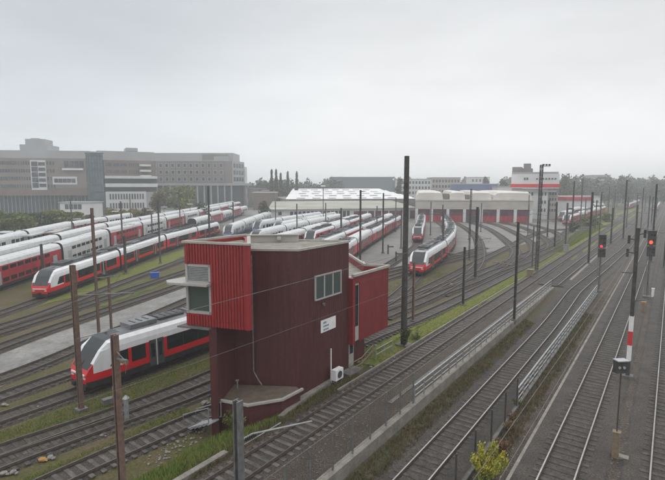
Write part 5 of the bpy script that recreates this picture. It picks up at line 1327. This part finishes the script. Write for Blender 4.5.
def tree(name, label, x, y, h, w_, leaf, rnd, dens=1.0, size=None, group=None, cat='tree', poplar=False, bush=False):
    z = gz(x, y); T = Thing(name, label, cat, (x, y, z), group)
    D = math.hypot(x, y); size = size or max(.10, D * .0022)
    tk = MB(); th = h * (.15 if bush else .35)
    tk.tube([(x, y, z - .2), (x + w_ * .02, y, z + th), (x, y, z + h * .8)], [h * .02 + .05, h * .016 + .03, .02], 7)
    for k in range(5):
        a = rnd.uniform(0, 6.28); tk.tube([(x, y, z + th * rnd.uniform(.7, 1.5)), (x + math.cos(a) * w_ * .3, y + math.sin(a) * w_ * .3, z + h * rnd.uniform(.55, .85))], [h * .008 + .02, .015], 5)
    T.part('trunk', tk, 'bark')
    cr = MB(); k = 5 if poplar else 13
    for i in range(k):
        if poplar: cz = z + h * (.2 + .75 * i / (k - 1)); c = (x, y, cz); rr = w_ / 2 * (1 - .75 * (i / (k - 1)) ** 1.6); rad = (rr, rr, h * .16)
        else:
            a = rnd.uniform(0, 6.28); rr = w_ * .30 * math.sqrt(rnd.random()); lo = .12 if bush else .35
            t = rnd.uniform(lo, .82); tp = 1 - .5 * max(0, (t - .5) / .4)
            c = (x + math.cos(a) * rr * tp, y + math.sin(a) * rr * tp, z + h * t); q = rnd.uniform(.17, .27); rad = (w_ * q, w_ * q, h * rnd.uniform(.10, .18))
        leaf_cloud(cr, c, rad, int(dens * 90 / k * 6 * (1 if not poplar else .7)), size, rnd)
    T.part('crown', cr, leaf)
    return T
rt = random.Random(21)
# big tree in front of the right wing and autumn neighbours
def tpx(name, label, px, py, ytop, D, wpx, leaf, **k):
    x = XD(px, py, D); h = HZ(ytop, D) - gz(x, D); tree(name, label, x, D, h, wpx * D / FPX, leaf, rt, **k)
tpx('broadleaf_tree', 'large rounded green tree in front of the right office wing', 179, 215, 181, 215, 46, 'leaf', dens=4.5)
tpx('broadleaf_tree', 'brownish autumn tree left of the large green tree', 160, 218, 189, 205, 22, 'leaf_autumn', dens=2.4)
tpx('broadleaf_tree', 'green tree low beside the large rounded tree', 202, 218, 200, 200, 18, 'leaf_dark')
for i, (px, yt, m_, l) in enumerate(((112, 207, 'leaf_gold', 'small golden tree just right of the teal glass tower'), (123, 209, 'leaf_gold', 'second golden tree before the white lower office wall'), (134, 208, 'leaf_gold', 'golden green tree before the middle office wing'),
                          (146, 206, 'leaf_autumn', 'reddish tree at the right end of the golden row'))):
    tpx('small_tree', l, px, 220, yt, 185, 17, m_, dens=2.0, group='golden trees before the offices')
tpx('broadleaf_tree', 'dark tree standing left of the old workshop gable', 264, 222, 200, 190, 14, 'leaf_dark', dens=1.2)
# hedge mass at left: individual bushes
for i, (px, yt, wpx, m_) in enumerate(((-14, 208, 30, 'leaf'), (6, 209, 26, 'leaf'), (22, 207, 30, 'leaf'), (40, 208, 28, 'leaf_dark'), (56, 208, 30, 'leaf'), (72, 210, 24, 'leaf'), (86, 214, 18, 'leaf_dark'))):
    tpx('bush', ['bush at the photo edge', 'leftmost whole bush', 'tall light green bush', 'dark bush', 'broad green bush', 'green bush', 'dark small bush'][i] + ' in the hedge before the office block' + [' far left', ', left end', '', ' between two lighter ones', ' under the pavilion', ' right of the broad one', ' beside the glass tower'][i],
        px, 236, yt, 140 + i * 4, wpx * 1.25, m_, dens=5.5, bush=True, group='hedge before the office block', cat='bush')
# poplars
for i, (px, yt) in enumerate(((272, 173), (276.5, 173), (281, 176), (288, 175), (297, 175))):
    tpx('poplar_tree', ['leftmost poplar of the row behind the old hall', 'second poplar from the left, close to the first', 'third poplar from the left, slightly shorter', 'fourth poplar standing alone in the row', 'rightmost poplar beside the sawtooth roof'][i],
        px, 205, yt, 300, 5, 'leaf_far', poplar=True, dens=3.0, group='poplars behind the old hall')
# far wood as stuff
def wood(label, px0, px1, D0, D1, ytop, n, leaf, seed, hvar=.35):
    r = random.Random(seed); mb = MB()
    for k in range(n):
        D = r.uniform(D0, D1); px = r.uniform(px0, px1); x = XD(px, 190, D); h = max(4, (HZ(ytop, D)) * r.uniform(1 - hvar, 1 + hvar * .5))
        w_ = r.uniform(6, 13)
        for j in range(4): leaf_cloud(mb, (x + r.uniform(-2, 2), D, h * r.uniform(.35, .75)), (w_ * .4, w_ * .4, h * .28), 60, D * .0030, r)
        mb.tube([(x, D, -.2), (x, D, h * .6)], [.3, .12], 5, 1)
    o = mb.obj('far_wood', [leaf, 'bark']); tag(o, label, 'wood', kind='stuff')
wood('hazy belt of trees behind the office wing and poplars', 246, 340, 330, 480, 181, 75, 'leaf_far', 1)
wood('hazy belt of trees on the horizon behind the depot', 330, 512, 480, 640, 179, 70, 'leaf_far', 2)
wood('hazy tree belt on the right horizon', 545, 700, 330, 520, 178, 140, 'leaf_far', 3)
wood('faint tree belt far along the main line', 600, 720, 560, 900, 181, 90, 'leaf_far', 4)
wood('distant trees behind the left offices', -60, 250, 480, 620, 184, 60, 'leaf_far', 5)
for i, (px, yt, D, l) in enumerate(((485, 174, 380, 'dark tree right of the blue grey shed'), (503, 177, 330, 'round tree left of the red striped block'), (565, 174, 320, 'dark topped tree just right of the red striped block'), (582, 171, 380, 'slender dark tree above the far red shed'),
                                 (620, 173, 420, 'tall hazy tree right of the beige block'), (399, 175, 300, 'dark tree behind the very tall mast'), (448, 176, 420, 'tree behind the pale flats'))):
    tpx('broadleaf_tree', l, px, 200, yt, D, 9 if i not in (1, 2) else 12, 'leaf_dark' if i in (0, 2, 3, 5) else 'leaf_far', dens=1.0)
# shrubs near the far right sidings
for i, (px, py, yt, wpx, m_, l) in enumerate(((590, 226, 214, 22, 'leaf', 'bushy shrub beside the far red coaches'), (606, 222, 212, 16, 'leaf', 'shrub on the verge right of the far coaches'), (575, 232, 222, 12, 'leaf_dark', 'dark shrub at the foot of the left far mast'))):
    b = G(px, py); tree('shrub', l, b[0], b[1], HZ(yt, b[1]), wpx * b[1] / FPX, m_, rt, bush=True, cat='shrub', dens=1.4)
# yellow bush and rusty plants bottom right
def shrub(name, label, px, py, h, w_, leaf, n, size, seed):
    r = random.Random(seed); b = G(px, py); z = gz(*b); T = Thing(name, label, 'shrub', (b[0], b[1], z))
    st_ = MB(); lf = MB()
    for k in range(14):
        a = r.uniform(0, 6.28); q = r.uniform(.3, 1) * w_ / 2; tip = (b[0] + math.cos(a) * q, b[1] + math.sin(a) * q, z + h * r.uniform(.6, 1))
        st_.tube([(b[0], b[1], z), ((b[0] + tip[0]) / 2, (b[1] + tip[1]) / 2, z + h * .5), tip], [.02, .014, .006], 4)
        for j in range(n // 14):
            t = r.uniform(.3, 1.05); p = Vector((lerp(b[0], tip[0], t) + r.gauss(0, .07), lerp(b[1], tip[1], t) + r.gauss(0, .07), lerp(z, tip[2], t ** .8) + r.gauss(0, .07)))
            nrm = Vector((r.gauss(0, 1), r.gauss(0, 1), r.gauss(.6, 1))).normalized(); a1 = nrm.orthogonal().normalized(); b1 = nrm.cross(a1); s = size * r.uniform(.6, 1.3)
            n0 = len(lf.v); lf.v += [tuple(p + a1 * s * 1.5), tuple(p + b1 * s * .6), tuple(p - a1 * s * 1.3), tuple(p - b1 * s * .6)]; lf.f.append((n0, n0 + 1, n0 + 2, n0 + 3)); lf.m.append(0)
    T.part('stems', st_, 'bark'); T.part('foliage', lf, leaf)
shrub('yellow_bush', 'bright yellow leafed bush beside the dark mesh fence at the bottom', 487, 484, 1.75, 1.95, 'leaf_yellow', 7000, .05, 1)
shrub('shrub', 'green lower shrub at the foot of the yellow bush', 484, 492, .9, 1.5, 'leaf', 700, .045, 2)
shrub('shrub', 'rusty orange shrub right behind the yellow bush', 501, 456, .9, 1.1, 'leaf_rust', 500, .04, 3)
shrub('shrub', 'reddish shrub between yellow bush and second railing', 508, 432, .8, .9, 'leaf_rust', 420, .04, 4)
shrub('shrub', 'olive shrub at the near end of the second railing', 517, 408, .7, .9, 'leaf', 350, .04, 5)
shrub('shrub', 'small brown shrub along the second railing', 528, 388, .55, .8, 'leaf_rust', 300, .035, 6)
shrub('shrub', 'yellowish weeds halfway along the second railing', 541, 368, .45, .9, 'leaf_gold', 260, .035, 7)
shrub('creeper', 'leafy creeper around the foot of the very tall dark mast', 404, 348, 2.2, 1.3, 'leaf_dark', 1400, .06, 8)
shrub('shrub', 'bright green shrub right of the creeper covered mast', 416, 340, .8, 1.6, 'leaf', 420, .05, 9)
shrub('shrub', 'green bush below the tower cellar roof', 236, 430, 1.3, 2.3, 'leaf', 1500, .045, 10)
shrub('shrub', 'dark green weeds at the foot of the tower side wall', 258, 419, .8, 1.6, 'leaf', 700, .04, 11)

# grass tufts (stuff)
def tufts(label, sampler, n, hgt, leaf, seed):
    r = random.Random(seed); mb = MB()
    for k in range(n):
        x, y = sampler(r); z = gz(x, y) + .04; 
        for j in range(4):
            a = r.uniform(0, 6.28); l = hgt * r.uniform(.5, 1.3); bx, by = x + r.gauss(0, .07), y + r.gauss(0, .07); w_ = .022
            lean = r.uniform(.1, .6) * l; mb.v += [(bx - math.sin(a) * w_, by + math.cos(a) * w_, z), (bx + math.sin(a) * w_, by - math.cos(a) * w_, z), (bx + math.cos(a) * lean, by + math.sin(a) * lean, z + l)]
            n0 = len(mb.v); mb.f.append((n0 - 3, n0 - 2, n0 - 1)); mb.m.append(0)
    o = mb.obj('grass', leaf); tag(o, label, 'grass', kind='stuff')
def us_s(u0, u1, s0, s1):
    return lambda r: XY(r.uniform(u0, u1), lerp(s0, s1, r.random() ** 1.2))
tufts('green grass on the bank left of the tower', us_s(-22.3, -19.2, 7, 23), 5200, .22, 'blade', 1)
tufts('grass in front of and beside the tower foot', us_s(-20.2, -18.4, 14, 30), 2200, .16, 'blade_dry', 2)
tufts('green grass on the verge right of the tower', us_s(-20.5, -18.6, 33, 110), 9000, .13, 'blade', 3)
tufts('dry grass below the retaining wall', us_s(-12.6, -11.5, 14, 55), 3200, .16, 'blade_dry', 4)
tufts('low weeds along the second railing', us_s(-7.3, -6.4, 16, 60), 2200, .16, 'blade_dry', 5)
tufts('thin weeds between the front sidings', us_s(-34.2, -30.4, 4, 28), 5200, .10, 'blade', 6)
tufts('weeds between the two bottom left sidings', us_s(-27.4, -26.2, 4, 20), 1500, .10, 'blade', 7)

for i_, (px_, py_, l_, m_) in enumerate(((512, 420, 'reddish weed clump low beside the mesh fence end', 'leaf_rust'), (521, 398, 'orange brown weed clump near the first railing posts', 'leaf_rust'), (534, 378, 'green weed clump along the second railing', 'leaf'), (548, 358, 'small olive clump farther along the second railing', 'leaf_gold'))):
    shrub('shrub', l_, px_, py_, .6, .8, m_, 300, .035, 40 + i_)
tufts('scattered weeds in the right-hand ballast', us_s(-6.9, -5.9, 10, 70), 900, .09, 'blade_dry', 8)
tufts('yellowish weeds on the wide part of the green verge', lambda r: XY(r.uniform(-23, -19.0), r.uniform(112, 190)), 5000, .35, 'blade', 9)
tufts('weeds between the middle sidings of the yard', us_s(-33, -24.5, 36, 75), 4500, .12, 'blade', 10)
mb = MB(); rs = random.Random(77)
for k in range(1500):
    u_ = rs.choice([rs.uniform(-6.9, -5.2), rs.uniform(-2.4, -.6), rs.uniform(-15.4, -13.5)]); x_, y_ = XY(u_, lerp(9, 48, rs.random() ** 1.5)); rock(mb, (x_, y_, .015), rs.uniform(.03, .07), rs)
o = mb.obj('loose_stones', 'conc_dark'); tag(o, 'loose ballast stones strewn beside the right-hand tracks', 'stones', kind='stuff')

# car park lamps and a few vans beyond the left trains
GL = 'flat lamps over the car park'
for i, (px, py, D) in enumerate(((77, 219, 150), (115, 211.5, 170), (150, 210, 175), (132, 211, 190), (164, 207, 180), (190, 204, 190), (178, 212, 165), (203, 208.5, 185))):
    x = XD(px, py, D); z = HZ(py, D); T = Thing('lamp_post', ['car park lamp before the hedge', 'car park lamp before the first golden trees', 'car park lamp before the reddish tree', 'car park lamp between golden trees', 'high lamp before the large green tree', 'highest lamp right of the large green tree', 'low lamp before the large green tree', 'lamp nearest the right office wing'][i], 'street lamp', (x, D, 0), GL)
    T.part('post', MB().tube([(x, D, 0), (x, D, z)], .09, 6), 'mastgrey'); T.part('lamp_head', MB().box((x, D, z), (2.2, .7, .18)), 'trainwhite')
def van(label, px, py, D, matn, ang, kind='van'):
    x = XD(px, py, D); T = Thing('parked_' + kind, label, kind, (x, D, 0), 'vehicles beyond the left trains')
    ca, sa = math.cos(ang), math.sin(ang)
    prof = [(-2.3, .4), (-2.35, .9), (-2.3, 1.1), (-1.5, 1.2), (-.9, 1.95 if kind == 'van' else 1.5), (2.2 if kind == 'van' else 1.2, 2.0 if kind == 'van' else 1.5), (2.35 if kind == 'van' else 1.9, 1.1), (2.35, .9), (2.3, .4)]
    mb = MB(); n = len(prof)
    for sx in (-.85, .85): mb.v += [(x + a * ca - sx * sa, D + a * sa + sx * ca, z) for a, z in prof]
    mb.f += [tuple(range(n)), tuple(range(2 * n - 1, n - 1, -1))]; mb.m += [0, 0]
    for i in range(n): j = (i + 1) % n; mb.f.append((i, j, n + j, n + i)); mb.m.append(0)
    bd = T.part('body', mb, matn)
    mb = MB().box((x + .3 * ca, D + .3 * sa, 1.32), (2.6, 1.73, .34), ang); T.part('window', mb, 'glassdark', bd)
    for a in (-1.5, 1.5):
        for sx in (-.8, .8): c = (x + a * ca - sx * sa, D + a * sa + sx * ca, .33); T.part('wheel', MB().tube([(c[0] + .1 * sa, c[1] - .1 * ca, c[2]), (c[0] - .1 * sa, c[1] + .1 * ca, c[2])], .33, 10), 'under')
for i, (px, D, m_, k, l) in enumerate(((4, 132, 'white', 'van', 'white van at the left edge below the hedge'), (15, 128, 'traingrey', 'car', 'grey car right of the white van at the left edge'), (21, 135, 'white', 'van', 'second white van near the bushes'), (97, 170, 'white', 'van', 'white van beside the glass tower foot'),
                                   (217, 238, 'white', 'van', 'left of the two white vans under the right office wing'), (221.5, 238, 'white', 'van', 'right of the two white vans under the right office wing'), (112, 165, 'traingrey', 'car', 'grey car before the golden trees'), (28, 126, 'white', 'car', 'white car left of the flat roofed shelters'))):
    van(l, px, 230, D, m_, rt.uniform(-.3, .3), k)
for i, (p0, p1, D, l) in enumerate(((29, 53, 112, 'long flat pale roofed shelter below the hedge'), (54, 70, 120, 'brownish pale shelter right of the longer one'))):
    F = face_px(p0, p1, D, D + 14); T = Thing('shelter', l, 'shelter', (*F.at(F.L / 2), 0), 'shelters behind the trains')
    mb = MB(); F.block(mb, 0, F.L, 2.6, 2.9, 3, 0); T.part('roof', mb, 'dirtywhite' if i == 0 else 'fascia')
    mb = MB(); F.block(mb, .3, F.L - .3, 0, 2.6, .15, -2.7); T.part('back_wall', mb, 'bbrown')
    for a in (.2, F.L - .4): mb = MB(); F.block(mb, a, a + .15, 0, 2.6, .15, -.1); T.part('post', mb, 'steel')
# pale road behind the left trains
poly_sheet('car_park', [(-130, 120), (-70, 108), (-70, 205), (-60, 232), (-20, 235), (-22, 260), (-190, 228), (-150, 150)], 'asphalt', .03)
mb = MB().box((0, 0, 1.2), (60, .3, 2.4)); 
for v_ in range(len(mb.v)): x, y, z = mb.v[v_]; mb.v[v_] = (x - 62 + 0, y + 236, z)
single('boundary_wall', mb, 'bwhite', 'long low pale wall behind the last double deck coaches', 'wall', (-62, 236, 0))

# ------------------------------------------------------------------ haze
mb = MB().box((0, 1200, 11.5), (9000, 8600, 60)); 
m = bpy.data.materials.new('haze'); m.use_nodes = True; t = m.node_tree; t.nodes.clear()
o_ = t.nodes.new('ShaderNodeOutputMaterial'); v = t.nodes.new('ShaderNodeVolumePrincipled')
v.inputs['Color'].default_value = (.93, .95, .97, 1); v.inputs['Density'].default_value = 0.00085; v.inputs['Anisotropy'].default_value = 0.2
t.links.new(v.outputs[0], o_.inputs['Volume']); M['haze'] = m
o = mb.obj('haze', 'haze'); tag(o, kind='stuff')
